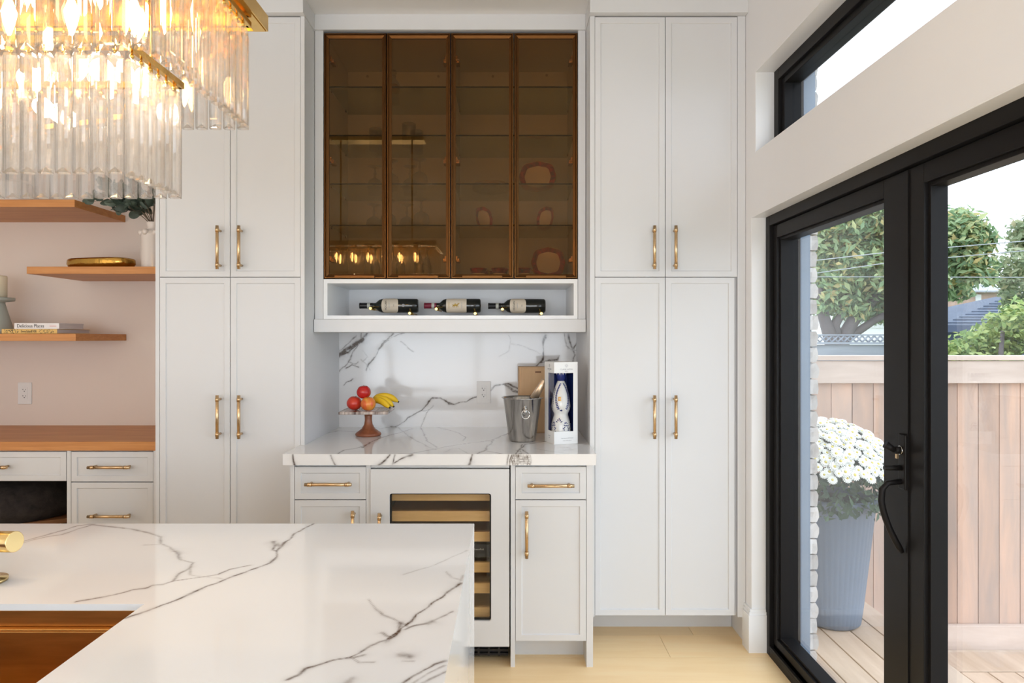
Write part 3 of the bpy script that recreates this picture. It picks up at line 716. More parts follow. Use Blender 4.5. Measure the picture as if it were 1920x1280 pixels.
def curved_label(cx, y, z, R_, L, h, expo=3.0, name='label', m=None, parent=None, axis_off=0):
    # patch wrapped on a lying bottle; L along X, h angle in radians; rounded outline
    vs = [(cx, y-R_, z)]; fs = []; n = 40; k = 6
    for r in range(1, k+1):
        for i in range(n):
            a = 2*PI*i/n; q = (abs(math.cos(a))**expo+abs(math.sin(a))**expo)**(-1/expo)*r/k
            u, v = math.cos(a)*q*L/2, math.sin(a)*q*h/2
            vs.append((cx+u, y-R_*math.cos(v), z+R_*math.sin(v)))
    for i in range(n): fs.append((0, 1+i, 1+(i+1) % n))
    for r in range(k-1):
        for i in range(n):
            j = (i+1) % n; o = 1+r*n; fs.append((o+i, o+n+i, o+n+j, o+j))
    return MB().add(vs, fs, True).build(name, m, parent)
BD = 3.50
def bottle(px0, px1, pz, foil, lab, label, sticker=False):
    x0, x1 = atx(px0, BD-.03), atx(px1, BD-.03); L = x1-x0; z = atz(pz, BD); k = L/.30
    t = thing('wine_bottle', label, 'bottle', ((x0+x1)/2, BD, z-.036), 'wine bottles lying in the niche')
    pr = [(.0, .3), (.030, .3), (.0355, .293), (.0362, .25), (.0362, .13), (.0355, .118), (.031, .102), (.022, .09), (.0148, .083), (.0142, .07), (.0142, .065)]
    MB().lathe([(max(r, 1e-6), x0+h*k) for r, h in pr], (0, BD, z), 'X', 72).build('glass_body', M['green_glass'], t)
    MB().lathe([(.0146, x0+.066*k), (.0148, x0+.065*k), (.0148, x0+.008*k), (.0155, x0+.007*k), (.0155, x0), (.001, x0)], (0, BD, z), 'X', 28).build('capsule', foil, t)
    MB().lathe([(.0151, x0+.040*k), (.0156, x0+.041*k), (.0156, x0+.054*k), (.0151, x0+.055*k)], (0, BD, z), 'X', 28).build('neck_band', M['band'], t)
    if lab == 'oval':
        c = x0+.156*k if not sticker else x0+.160*k
        lb = curved_label(c, BD, z, .0372, .084*k, 2.9, 3.2, m=M['label'], parent=t)
        text('HOGAN', .0135, (c-.020, BD-.0378, z), (PI/2, -PI/2, 0), M['ink'], lb, sx=.95)
        text('CABERNET', .006, (c-.003, BD-.0378, z), (PI/2, -PI/2, 0), M['inkgrey'], lb)
        text('2016', .006, (c+.02, BD-.0378, z), (PI/2, -PI/2, 0), M['ink'], lb)
    else:
        c = x0+.173*k
        lb = curved_label(c, BD, z, .0372, .107*k, 2.6, 14, m=M['label'], parent=t)
        # small gilt rider emblem
        m_ = MB(); rr_ = random.Random(4)
        for (ax, az, bx, bz, r) in [(-.012, .0, .010, .002, .0035), (-.011, 0, -.016, -.009, .0015), (-.006, -.001, -.008, -.011, .0015), (.006, 0, .003, -.010, .0015), (.009, .001, .013, -.008, .0015), (.008, .002, .015, .009, .0025), (.015, .009, .020, .011, .0015), (-.002, .003, -.001, .010, .0028), (-.012, .002, -.018, .004, .0012)]:
            m_.cyl((c-.004+ax, BD-.0376, z+az), (c-.004+bx, BD-.0376, z+bz), r, n=8)
        m_.build('gilt_emblem', M['inkgold'], lb)
        text('CHATEAU', .0075, (c-.037, BD-.0378, z), (PI/2, -PI/2, 0), M['inkgold'], lb)
        text('GRAND VIN', .006, (c+.028, BD-.0378, z), (PI/2, -PI/2, 0), M['inkgrey'], lb)
    if sticker:
        MB().lathe([(.0058, 0), (.0078, 0), (.0078, .0006), (.0058, .0006)], n=24).build('round_sticker', M['inkgrey'], t, loc=(x0+.228*k, BD-.0364, z)).rotation_euler = (PI/2, 0, 0)
        text('M', .008, (x0+.228*k, BD-.0366, z), (PI/2, 0, 0), M['label'], t)
    return t
bottle(672, 783, 573, M['foil_black'], 'oval', 'dark wine bottle with cream oval label and small round sticker, lying leftmost in the niche', True)
bottle(794, 901, 573, M['foil_red'], 'rect', 'dark wine bottle with burgundy capsule and square cream label, lying mid-niche')
bottle(915, 1023, 573.5, M['foil_black'], 'oval', 'dark wine bottle with cream oval label and plain lower body, lying rightmost in the niche')
for px, py in ((694.5, 578), (768, 587), (818, 579), (891, 587.5), (942, 579.5), (1015, 587.5)):
    p = at(px, py, 3.45)
    MB().cyl((p.x, 3.45, p.z), (p.x, yb-.0151, p.z), .0068, n=16).build('bottle_peg', M['gold'], nb)

# ---------------------------------------------------------------- marble with veins drawn as measured polylines
rng = np.random.RandomState(11)
OCT = [(rng.uniform(-1, 1, 2)*f, rng.uniform(0, 6.28), a) for f, a in [(18, .010), (24, .008), (45, .005), (60, .004), (110, .0025), (150, .002), (260, .0013), (340, .001)] for _ in range(2)]
def warp(P, amp):
    Q = P.copy()
    for i, (k, ph, a) in enumerate(OCT):
        Q[:, i % 2] += amp*a*np.sin(P @ k+ph)
    return Q
def vein_field(P, lines, amp):
    out = np.zeros(len(P)); Q = warp(P, amp)
    wob = .65+.35*np.sin(P @ np.array([31., 17.])+1)*np.sin(P @ np.array([-13., 41.]))
    for pts, wd, st in lines:
        A = np.array(pts, float)
        lo = A.min(0)-.05; hi = A.max(0)+.05
        idx = np.where((Q[:, 0] > lo[0]) & (Q[:, 0] < hi[0]) & (Q[:, 1] > lo[1]) & (Q[:, 1] < hi[1]))[0]
        if not len(idx): continue
        q = Q[idx]; d = np.full(len(idx), 9.)
        for a, b in zip(A[:-1], A[1:]):
            ab = b-a; t = np.clip(((q-a) @ ab)/max(1e-9, ab @ ab), 0, 1)
            d = np.minimum(d, np.linalg.norm(q-a-t[:, None]*ab, axis=1))
        wloc = wd*wob[idx]+.0006
        v = st*(np.exp(-(d/wloc)**2)+.22*np.exp(-(d/(wloc*3.2))**2))
        out[idx] = np.maximum(out[idx], v)
    return np.clip(out, 0, 1)
def veined(name, parent, surfs, m, boxes=(), label=None):
    """surfs: (origin, U, V, us, vs, lines, amp, keep) grids carrying the vein attribute; boxes: plain closing faces"""
    V = []; F = []; At = []; o = 0
    for (O, U, W, us, vs_, lines, amp, keep) in surfs:
        us = np.asarray(us); vs_ = np.asarray(vs_); nu, nv = len(us), len(vs_)
        uu, vv = np.meshgrid(us, vs_, indexing='ij'); P2 = np.stack([uu.ravel(), vv.ravel()], 1)
        V.append(np.array(O)+P2[:, :1]*np.array(U)+P2[:, 1:]*np.array(W)); At.append(vein_field(P2, lines, amp))
        i, j = np.meshgrid(np.arange(nu-1), np.arange(nv-1), indexing='ij'); i = i.ravel(); j = j.ravel()
        if keep is not None:
            cu = (us[i]+us[i+1])/2; cv = (vs_[j]+vs_[j+1])/2; kmask = keep(cu, cv); i, j = i[kmask], j[kmask]
        F.append(np.stack([i*nv+j, (i+1)*nv+j, (i+1)*nv+j+1, i*nv+j+1], 1)+o); o += nu*nv
    for q in boxes:
        V.append(np.array(q, float)); At.append(np.zeros(len(q))); F.append(np.array([[0, 1, 2, 3]])+o); o += 4
    V = np.concatenate(V); F = np.concatenate(F); At = np.concatenate(At)
    me = bpy.data.meshes.new(name); me.vertices.add(len(V)); me.vertices.foreach_set('co', V.ravel().astype('f'))
    me.loops.add(len(F)*4); me.loops.foreach_set('vertex_index', F.ravel().astype('i'))
    me.polygons.add(len(F)); me.polygons.foreach_set('loop_start', np.arange(0, len(F)*4, 4, dtype='i'))
    me.update(calc_edges=True); me.validate()
    at_ = me.attributes.new('vein', 'FLOAT', 'POINT'); at_.data.foreach_set('value', At.astype('f')[:len(me.vertices)])
    me.materials.append(m); return link(name, me, parent, label=label)
lin = lambda a, b, s: np.linspace(a, b, max(2, int(round((b-a)/s))+1))
def plV(pts, d, sc, ox, oy):            # pixel list on a wall plane at depth d -> (x, z)
    return [(atx(ox+p/sc, d), atz(oy+q/sc, d)) for p, q in pts]
def plH(pts, z, sc, ox, oy):            # pixel list on a level plane at height z -> (x, y)
    r = []
    for p, q in pts:
        px, py = ox+p/sc, oy+q/sc; d = FP*(EYE-z)/(py-633); r.append(((px-955)/FP*d, d))
    return r
CZ = .9015
# backsplash
B = lambda pts: plV(pts, D_BACK, 3.692, 600, 640)
bsl = [(B([(120, 120), (170, 70), (230, 30), (300, -20), (330, -60)]), .012, 1), (B([(140, 105), (200, 75), (260, 20), (320, -40)]), .006, .9),
 (B([(130, 215), (170, 180), (205, 130), (240, 60), (270, 20), (285, -60)]), .003, .75), (B([(130, 80), (190, 30), (250, -40)]), .003, .6),
 (B([(475, -10), (440, 30), (410, 60), (375, 120), (340, 150), (310, 195)]), .0035, .8), (B([(410, 60), (470, -20), (500, -60)]), .0045, .85), (B([(440, 0), (530, -50), (580, -65)]), .0025, .6),
 (B([(180, 190), (215, 165), (255, 180)]), .004, .85), (B([(190, 150), (240, 160), (260, 145)]), .0025, .6), (B([(165, 315), (190, 290), (215, 285), (228, 270)]), .0035, .8),
 (B([(550, 0), (600, 45), (635, 60)]), .0022, .5), (B([(285, 130), (320, 150), (345, 190)]), .002, .4), (B([(300, 60), (330, 110), (300, 140)]), .002, .35),
 (B([(500, 590), (530, 588), (560, 560), (600, 520), (650, 495), (690, 475), (740, 430), (790, 395), (850, 395), (890, 415), (930, 435), (970, 420), (1010, 420), (1050, 395), (1090, 383), (1140, 365), (1185, 345), (1210, 312), (1260, 300), (1300, 310), (1330, 345), (1380, 352)]), .0032, .9),
 (B([(1190, 330), (1210, 312), (1265, 300), (1310, 292), (1380, 320), (1400, 330)]), .0042, .95), (B([(880, 405), (905, 432), (935, 437)]), .003, .8), (B([(1300, 310), (1340, 335), (1390, 355)]), .006, .95),
 (B([(690, 592), (715, 550), (730, 500), (760, 470), (790, 445)]), .0022, .55), (B([(690, 475), (720, 480), (760, 470)]), .002, .4),
 (B([(1500, 175), (1530, 140), (1545, 95), (1550, 40), (1570, -50)]), .006, .9), (B([(1510, 160), (1580, 130), (1640, 120), (1660, 90)]), .004, .8),
 (B([(1720, -60), (1735, 10), (1750, 50), (1770, 90), (1750, 140)]), .0055, .85), (B([(1790, -40), (1775, 20), (1750, 50)]), .0055, .85), (B([(1690, -60), (1700, 20), (1740, 50), (1790, 60)]), .003, .6),
 (B([(1310, 20), (1400, 40), (1480, 60), (1540, 100)]), .002, .35), (B([(1240, 100), (1300, 60), (1310, 0), (1300, -40)]), .0018, .25)]
bk = veined('marble_backsplash', None, [((0, D_BACK, 0), (1, 0, 0), (0, 0, 1), lin(XL, XR, .0035), lin(CZ, bl0+.002, .0035), bsl, .45, None)], M['marble'],
            boxes=[[(XL, D_BACK+.03, CZ), (XR, D_BACK+.03, CZ), (XR, D_BACK+.03, bl0), (XL, D_BACK+.03, bl0)]])
tag(bk, 'white marble backsplash with dark veins behind the bar counter', 'backsplash')
# bar countertop
K = lambda pts: plH(pts, CZ, 3.692, 600, 640)
ctl = [(K([(20, 640), (130, 618), (250, 625), (400, 605), (500, 592)]), .0028, .7), (K([(80, 797), (170, 750), (250, 738), (310, 725), (360, 690), (440, 660), (530, 635), (640, 602)]), .003, .75), (K([(300, 735), (350, 695)]), .006, .7),
 (K([(535, 592), (590, 640), (650, 672), (700, 700), (740, 730), (800, 750)]), .0022, .5), (K([(705, 592), (720, 640), (745, 685), (800, 735)]), .0028, .5), (K([(810, 592), (860, 605), (960, 632), (1005, 662), (990, 690)]), .0025, .55),
 (K([(440, 800), (560, 778), (640, 775), (760, 750), (860, 730), (960, 715), (1060, 700), (1180, 685), (1240, 662), (1310, 630)]), .003, .7), (K([(480, 800), (560, 805), (640, 780)]), .007, .6),
 (K([(1195, 685), (1165, 725), (1140, 755), (1080, 780), (1040, 800)]), .0045, .8), (K([(1140, 755), (1230, 772), (1300, 790), (1340, 800)]), .003, .65),
 (K([(1400, 712), (1385, 750), (1345, 780), (1310, 800)]), .0045, .75), (K([(1570, 690), (1500, 700), (1420, 712), (1395, 740), (1440, 770), (1460, 800)]), .0035, .7), (K([(1390, 745), (1400, 800)]), .0035, .6),
 (K([(1380, 770), (1420, 790)]), .005, .7), (K([(860, 765), (900, 745), (960, 740), (1010, 770), (1060, 790)]), .002, .3), (K([(1490, 740), (1600, 760), (1740, 780)]), .002, .3), (K([(0, 830), (60, 815), (80, 797)]), .002, .4)]
Ed = lambda pts: plV(pts, D_EDGE, 3.692, 600, 640)
edl = [(Ed([(75, 790), (85, 820), (105, 855)]), .004, .8), (Ed([(480, 785), (465, 800), (440, 825), (400, 860)]), .0045, .8), (Ed([(515, 785), (500, 845), (560, 810), (600, 795), (640, 785)]), .005, .8),
 (Ed([(1055, 785), (1045, 820), (1030, 860)]), .0065, .9), (Ed([(1302, 785), (1295, 860)]), .0025, .85), (Ed([(-190, 780), (-185, 820), (-175, 855)]), .006, .8)]
for k in range(12):
    x = 1325+k*11.5; edl.append((Ed([(x, 785), (x+R.uniform(-14, 14), 820), (x+R.uniform(-14, 20), 860)]), .002, R.uniform(.5, .95)))
for k in range(4): edl.append((Ed([(1330, 795+k*16), (1390, 790+k*18+R.uniform(-8, 8)), (1450, 800+k*13)]), .002, .7))
ct = thing('bar_countertop', 'white marble bar countertop with grey veins below the display cabinet', 'countertop', (-.28, 3.2, .857))
cz0 = atz(872, D_EDGE)
cx0, cx1 = atx(530, D_EDGE), atx(1118, D_EDGE)
top = veined('slab', ct, [((0, 0, CZ), (1, 0, 0), (0, 1, 0), np.unique(np.concatenate([[cx0, XL+.001, XR-.001, cx1], lin(cx0, cx1, .004)])), np.unique(np.concatenate([lin(D_EDGE, D_TALL-.006, .004), lin(D_TALL-.006, D_BACK, .004)])), ctl, .3,
     lambda u, v: (v < D_TALL-.006) | ((u > XL+.001) & (u < XR-.001))),
   ((0, D_EDGE, 0), (1, 0, 0), (0, 0, 1), lin(cx0, cx1, .003), lin(cz0, CZ, .003), edl, .12, None)], M['marble'],
   boxes=[[(cx0, D_EDGE, cz0), (cx0, D_TALL-.006, cz0), (cx0, D_TALL-.006, CZ), (cx0, D_EDGE, CZ)], [(cx1, D_EDGE, cz0), (cx1, D_TALL-.006, cz0), (cx1, D_TALL-.006, CZ), (cx1, D_EDGE, CZ)],
          [(cx0, D_EDGE, cz0), (cx1, D_EDGE, cz0), (cx1, D_TALL-.006, cz0), (cx0, D_TALL-.006, cz0)]])

# ---------------------------------------------------------------- base cabinets and wine fridge
yB = D_BASE
bx = lambda px: atx(px, yB)
kz = lambda py: atz(py, yB)
topz = cz0-.001
def basecab(label, xl, xr, dl, dr_, side_to_floor, hinge_px):
    t = thing('base_cabinet', label, 'cabinet', ((xl+xr)/2, yB+.3, 0))
    zb = kz(1202); m_ = MB()
    m_.box(xl+.001, xr-.001, yB+.0225, D_BACK, zb-.004, topz).box(dl, dr_, yB+.115, D_BACK, 0, zb-.004)
    m_.build('body', M['cab'], t)
    MB().box(xl, dl-.0005, yB, yB+.022, 0 if side_to_floor[0] else zb-.004, topz).box(xl, dl-.0005, yB+.022, yB+.115, 0 if side_to_floor[0] else zb-.004, zb-.005).build('side_panel', M['cab'], t)
    MB().box(dr_+.0005, xr, yB, yB+.022, 0 if side_to_floor[1] else zb-.004, topz).box(dr_+.0005, xr, yB+.022, yB+.115, 0 if side_to_floor[1] else zb-.004, zb-.005).build('side_panel', M['cab'], t)
    a = shaker(t, dl, dr_, kz(936.5), kz(874.5), yB, 'drawer'); b = shaker(t, dl, dr_, zb, kz(937), yB, 'door')
    return t, a, b
hb = lambda px: (px-955)/FP*(yB-.036)
t, a, b = basecab('narrow off-white base cabinet with drawer and door left of the wine fridge', bx(544), bx(695), bx(552), bx(686.5), (True, True), 0)
handle(a, hb(615), yB, kz(905), True); handle(b, hb(661), yB, kz(997))
t, a, b = basecab('narrow off-white base cabinet with drawer and door right of the wine fridge', bx(957.5), bx(1112), bx(966), bx(1099.5), (True, True), 0)
handle(a, hb(1033), yB, kz(907.5), True); handle(b, hb(987.5), yB, kz(998))
fr = thing('wine_fridge', 'white-framed wine fridge with glass window and wooden racks under the bar counter', 'fridge', (bx(825), yB+.3, 0))
fx0, fx1 = bx(695.8), bx(955); fz0_, fz1_ = kz(1210), kz(878.5); yF = yB-.01
wx0, wx1, wz0, wz1 = bx(731), bx(921), kz(1162), kz(924)
mb = MB(); th = .012
def rrect(x0, x1, z0, z1, r, n=5):
    P = []
    for cx, cz, a0 in ((x1-r, z1-r, 0), (x0+r, z1-r, PI/2), (x0+r, z0+r, PI), (x1-r, z0+r, 1.5*PI)):
        for i in range(n+1): a = a0+PI/2*i/n; P.append((cx+r*math.cos(a), cz+r*math.sin(a)))
    return P
def framed(mb, outer, inner, y0, y1):
    n = len(outer); vs = [(a, y0, b) for a, b in outer]+[(a, y0, b) for a, b in inner]+[(a, y1, b) for a, b in outer]+[(a, y1, b) for a, b in inner]; fs = []
    for i in range(n):
        j = (i+1) % n; fs += [(i, j, n+j, n+i), (2*n+i, 3*n+i, 3*n+j, 2*n+j), (i, 2*n+i, 2*n+j, j), (n+i, n+j, 3*n+j, 3*n+i)]
    return mb.add(vs, fs)
framed(mb, rrect(fx0, fx1, fz0_, fz1_, .002), rrect(wx0, wx1, wz0, wz1, .010), yF, yF+.03)
fd = mb.build('door', M['cab'], fr)
MB().box(fx0, fx1, yB, yB+.04, kz(876.5), topz).build('top_rail', M['cab'], fr)
framed(MB(), rrect(wx0, wx1, wz0, wz1, .010), rrect(wx0+.006, wx1-.006, wz0+.006, wz1-.006, .006), yF+.012, yF+.028).build('window_gasket', M['blackg'], fd)
MB().box(wx0+.004, wx1-.004, yF+.014, yF+.018, wz0+.004, wz1-.004).build('glass_pane', pane_mat('fridge_glass', (.94, .94, .92), 1.5, 1.1), fd)
handle(fd, (711-955)/FP*(yF-.036), yF, kz(1000))
fi0, fi1 = fx0+.02, fx1-.006; yi = yF+.031; mb = MB()
mb.box(fi0, fi0+.02, yi, yi+.5, .10, fz1_).box(fi1-.02, fi1, yi, yi+.5, .10, fz1_).box(fi0, fi1, yi+.48, yi+.5, .10, fz1_).box(fi0, fi1, yi, yi+.5, fz1_-.03, fz1_).box(fi0, fi1, yi, yi+.5, .08, .10)
mb.build('cavity', M['blackg'], fr)
for a, b in ((924.5, 938.5), (958, 977), (997, 1015), (1054, 1073), (1093, 1112), (1138.5, 1158)):
    yy = yB+.045; s = (yy)/FP
    z1_, z0_ = EYE-(a-633)*s, EYE-(b-633)*s
    MB().box(fi0+.022, fi1-.022, yy, yy+.02, z0_, z1_).box(fi0+.022, fi1-.022, yy+.02, yy+.38, z0_, z0_+.006).build('rack_shelf', M['pine'], fr, bevel=.001)
MB().box(fi0+.022, fi1-.022, yB+.06, yB+.1, EYE-(1044-633)*(yB+.06)/FP, EYE-(1020-633)*(yB+.06)/FP).build('control_panel', M['grille'], fr)
text('KitchenAid', .011, ((893-955)/FP*(yB+.0595), yB+.0595, EYE-(1029.5-633)*(yB+.0595)/FP), (PI/2, 0, 0), M['band'], fr, sx=1.3)
mb = MB(); gx0, gx1 = fx0+.01, fx1-.005; yg = yB+.07
mb.box(gx0, gx1, yg+.01, yg+.06, .012, .085)
for k in range(4): mb.box(gx0, gx1, yg-.004, yg+.01, .02+k*.018, .028+k*.018)
for k in range(13): x = gx0+(gx1-gx0)*k/13; mb.box(x, x+.008, yg-.006, yg+.01, .018, .08)
mb.build('vent_grille', M['grille'], fr)

# ---------------------------------------------------------------- sockets
def socket(c, yw, label):
    t = thing('power_socket', label, 'socket', (c.x, yw, c.z))
    w2, h2 = .038, .0595
    MB().box(c.x-w2, c.x+w2, yw-.006, yw-.0005, c.z-h2, c.z+h2).build('cover_plate', M['plastic'], t, bevel=.002)
    f_ = MB().box(c.x-.0168, c.x+.0168, yw-.008, yw-.0062, c.z-.034, c.z+.034).build('socket_insert', M['plastic'], t, bevel=.001)
    mb = MB()
    for s in (-1, 1):
        z = c.z+s*.0175
        mb.box(c.x-.008, c.x-.0062, yw-.0085, yw-.0079, z, z+.008).box(c.x-.011, c.x-.0085, yw-.0085, yw-.0079, z+.003, z+.005).box(c.x+.0062, c.x+.008, yw-.0085, yw-.0079, z, z+.007).cyl((c.x, yw-.0079, z-.006), (c.x, yw-.0085, z-.006), .0028, n=10)
    mb.build('contact_slots', M['slot'], f_)
socket(at(907, 735, D_BACK), D_BACK, 'white duplex power socket on the marble backsplash')
socket(at(47.5, 737, D_WALL), D_WALL, 'white duplex power socket on the alcove wall below the shelves')

# ---------------------------------------------------------------- fruit on cake stand
ph = CZ
cs = thing('cake_stand', 'square striped stone cake stand on a turned wooden foot holding fruit', 'cake stand', (-.70, 3.39, CZ))
foot_z = 1.018-CZ
c = (-.70, 3.39, CZ)
MB().lathe([(.001, 0), (.058, 0), (.064, .006), (.062, .014), (.045, .026), (.032, .036), (.030, .040), (.0215, .055), (.018, .075), (.018, .09), (.021, foot_z-.001), (.001, foot_z-.001)], c, n=40).build('foot', M['wood'], cs)
T = Matrix.Translation((-.705, 3.39, CZ+foot_z)) @ Matrix.Rotation(R.uniform(0, 0)+math.radians(2), 4, 'Z')
MB().box(-.118, .118, -.118, .118, 0, .014, T).build('plate', M['agate'], cs, bevel=.003)
PZ = CZ+foot_z+.0145
def apple(px, py, d, r, m, label, tilt=0):
    c = at(px, py, d)
    t = thing('apple', label, 'apple', tuple(c), 'apples on the cake stand')
    prof = []
    for i in range(19):
        a = PI*i/18; rr_ = r*(math.sin(a)**.94 if 0 < i < 18 else .0001)*(1+.06*math.cos(a)); h = -r*.94*math.cos(a)
        if a > PI*.84: h -= r*.34*((a/PI-.84)/.16)**1.5
        if a < PI*.12: h += r*.12*(1-a/PI/.12)**2
        prof.append((max(rr_, 1e-5), h))
    b_ = MB().lathe(prof, (0, 0, 0), n=32, rfun=lambda a, h: 1+.018*math.cos(5*a)*(1 if h < 0 else .3)).build('flesh', m, t)
    s_ = MB().tube([(0, 0, r*.32), (.001, 0, r*.6), (.004, 0, r*.98)], .0013, 6).build('stem', M['twig'], t)
    for o in (b_, s_): o.matrix_parent_inverse = Matrix.Identity(4)
    t.rotation_euler = (tilt, tilt*.4, R.uniform(0, 6)); return t
s = lambda px, py, d, r: (px, py, d, r)
ra = .0365
def pz(d, z): return 633+(EYE-z)*FP/d
apple(664.5, pz(3.36, PZ+ra*.93), 3.36, ra, M['apple'], 'red apple with a yellow top, leftmost on the cake stand', .15)
apple(690.5, pz(3.325, PZ+ra*.93), 3.325, ra, M['apple2'], 'yellow and red striped apple at the front of the cake stand', -.1)
apple(682, pz(3.345, PZ+.0895), 3.345, .0345, M['apple3'], 'bright red apple resting on top of the two others', .1)
bn = thing('banana_bunch', 'small bunch of yellow bananas lying right of the apples on the cake stand', 'bananas', (-.63, 3.41, PZ))
cr = Vector((-.690, 3.415, PZ+.040))
for k, (ex_, ey, ez, bend) in enumerate([(-.590, 3.36, PZ+.0115, .016), (-.577, 3.395, PZ+.014, .022), (-.563, 3.45, PZ+.032, .026)]):
    e_ = Vector((ex_, ey, ez)); pts = []; rs = []
    for i in range(15):
        t_ = i/14; p = cr.lerp(e_, t_)+Vector((0, 0, bend*math.sin(PI*t_)))
        pts.append(p); rs.append(.0165*(min(1, .35+t_*3.2))*(1-max(0, (t_-.72)/.28)**2.2*.72))
    b_ = MB().tube(pts, rs, 10).build('banana', M['banana'], bn)
    MB().tube([pts[-1], pts[-1]+(pts[-1]-pts[-2]).normalized()*.006], [.0052, .004], 8).build('banana_tip', M['bantip'], b_)
MB().tube([cr+Vector((-.012, 0, -.004)), cr+Vector((.004, 0, 0))], [.008, .009], 8).build('stem', M['bantip'], bn)

# ---------------------------------------------------------------- ice bucket, champagne bottle, wood box, gift box
d = 3.225; c = at(979.5, 833, d); c.z = CZ
ib = thing('ice_bucket', 'flared stainless steel ice bucket on the bar counter right of the socket', 'bucket', tuple(c))
pr = [(.001, 0), (.058, 0), (.062, .004), (.064, .010), (.090, .198), (.098, .202), (.099, .205), (.096, .206), (.087, .199), (.061, .012), (.001, .010)]
MB().lathe(pr, c, n=56).build('shell', M['steel'], ib)
kn = Vector((c.x+.012, c.y-.085, CZ+.145))
MB().sphere(kn, .010, 14).cyl(kn, kn+Vector((0, .012, 0)), .006).build('knob', M['steel'], ib)
pts = [kn+Vector((.018*math.cos(a)+.001, -.004, .020*math.sin(a)-.012)) for a in [2*PI*i/24 for i in range(25)]]
MB().tube(pts, .0018, 8).build('ring_handle', M['steel'], ib)
kn2 = Vector((c.x-.012, c.y+.085, CZ+.145)); MB().sphere(kn2, .010, 12).build('knob', M['steel'], ib)
cb = thing('champagne_bottle', 'dark champagne bottle with pale gold foil neck tilted in the ice bucket', 'bottle', (c.x, c.y, CZ+.02))
a_ = Vector((c.x-.028, c.y+.005, CZ+.055)); b_ = Vector((atx(1021, 3.235), 3.235, atz(712, 3.235))); ax = (b_-a_).normalized(); L_ = (b_-a_).length
def along(prof, name, m):
    t_ = MB().lathe(prof, n=28); q = ax.to_track_quat('Z', 'Y'); t_.v = [tuple(a_+q @ Vector(v)) for v in t_.v]; return t_.build(name, m, cb)
along([(.001, -.03), (.030, -.03), (.034, -.02), (.034, L_-.165), (.030, L_-.14), (.021, L_-.112), (.0185, L_-.10), (.001, L_-.10)], 'glass_body', M['green_glass'])
along([(.0205, L_-.105), (.0155, L_-.04), (.0165, L_-.035), (.0165, L_-.022), (.0145, L_-.018), (.016, L_-.004), (.012, L_), (.001, L_)], 'foil', M['foil_gold'])
# pale wooden presentation box standing behind
wb = thing('wooden_wine_box', 'pale wooden wine box with a slot handle standing behind the ice bucket', 'box', (.12, 3.5, CZ))
T = Matrix.Translation((atx(974, 3.46), 3.46, CZ+.0005)) @ Matrix.Rotation(math.radians(4), 4, 'Z')
zt_ = atz(688, 3.46)-CZ; Wb = .19
MB().box(0, Wb, .007, .10, 0, zt_, T).build('body', M['pinebox'], wb, bevel=.001)
lid = MB().box(.008, Wb-.008, 0, .0065, .008, zt_-.006, T).build('sliding_lid', M['pinebox'], wb, bevel=.001)
MB().box(.080, .110, -.0012, .0, zt_-.03, zt_-.022, T).build('slot_handle', M['darkoak'], lid)
p = T @ Vector((.078, -.0006, zt_-.144)); text('VINO', .021, p, (PI/2, 0, math.radians(4)), M['darkoak'], lid)
# gift box with ceramic bottle
gb = thing('gift_box', 'tall white window gift box holding a painted ceramic bottle at the right of the counter', 'box', (.203, 3.095, CZ))
GW, GD, GH = .116, .120, atz(679, 3.105)-CZ; ga = math.radians(18)
T = Matrix.Translation((.2035, 3.098, CZ+.0005)) @ Matrix.Rotation(ga, 4, 'Z'); t_ = .0015
wz_a, wz_b = .058, GH-.050
def tb(*a): 
    return MB().box(*a, T)
mb = MB(); fz = GH
mb.box(0, GW, 0, GD, 0, .0015, T).box(0, GW, 0, GD, GH-.0015, GH, T).box(GW-t_, GW, 0, GD, .0015, GH-.0015, T)
mb.box(0, GW-t_, GD-t_, GD, .0015, GH-.0015, T)
mb.box(0, GW-t_, 0, t_, .0015, wz_a, T).box(0, GW-t_, 0, t_, wz_b, GH-.0015, T).box(GW-.022, GW-t_, 0, t_, wz_a, wz_b, T)
mb.box(0, t_, t_, GD-t_, .0015, wz_a, T).box(0, t_, t_, GD-t_, wz_b, GH-.0015, T).box(0, t_, GD-.045, GD-t_, wz_a, wz_b, T)
mb.box(0, .0015, 0, .0015, wz_a, wz_b, T) if False else None
mb.build('carton', M['card'], gb)
MB().box(.002, .0035+.0, GD-.06, GD-.002, wz_a-.01, wz_b+.01, T).box(.004, GW-.003, GD-.004, GD-.0025, wz_a-.01, wz_b+.01, T).box(GW-.0045, GW-.003, .003, GD-.005, wz_a-.01, wz_b+.01, T).build('blue_lining', M['navy'], gb)
MB().box(.0005, GW-.02, -.0003, 0, wz_a, wz_b, T).box(-.0003, 0, .0005, GD-.045, wz_a, wz_b, T).build('window_film', pane_mat('carton_film', (.97, .97, .97), 1.3, .5), gb)
def tx(s_, size, x, z, m, left=False, **k):
    if left: p = T @ Vector((-.0006, x, z)); rz = ga-PI/2
    else: p = T @ Vector((x, -.0006, z)); rz = ga
    return text(s_, size, p, (PI/2, 0, rz), m, gb, **k)
tx('CLASE AZUL', .0088, GW*.52, GH-.033, M['inkgrey'], sx=1.3); tx('MEXICO', .0045, GW*.52, GH-.042, M['inkgrey'])
tx('CLASE AZUL', .0085, GD*.48, GH-.033, M['inkgrey'], True); tx('MEXICO', .004, GD*.48, GH-.042, M['inkgrey'], True)
tx('Tequila Reposado 100% de Agave', .0045, GW*.55, .027, M['inkgrey']); tx('Hecho en Mexico 750 ml', .004, GW*.55, .016, M['inkgrey'])
tx('Hecho a mano', .0045, GD*.5, .034, M['inkgrey'], True); tx('750 ml', .0045, GD*.5, .025, M['inkgrey'], True)
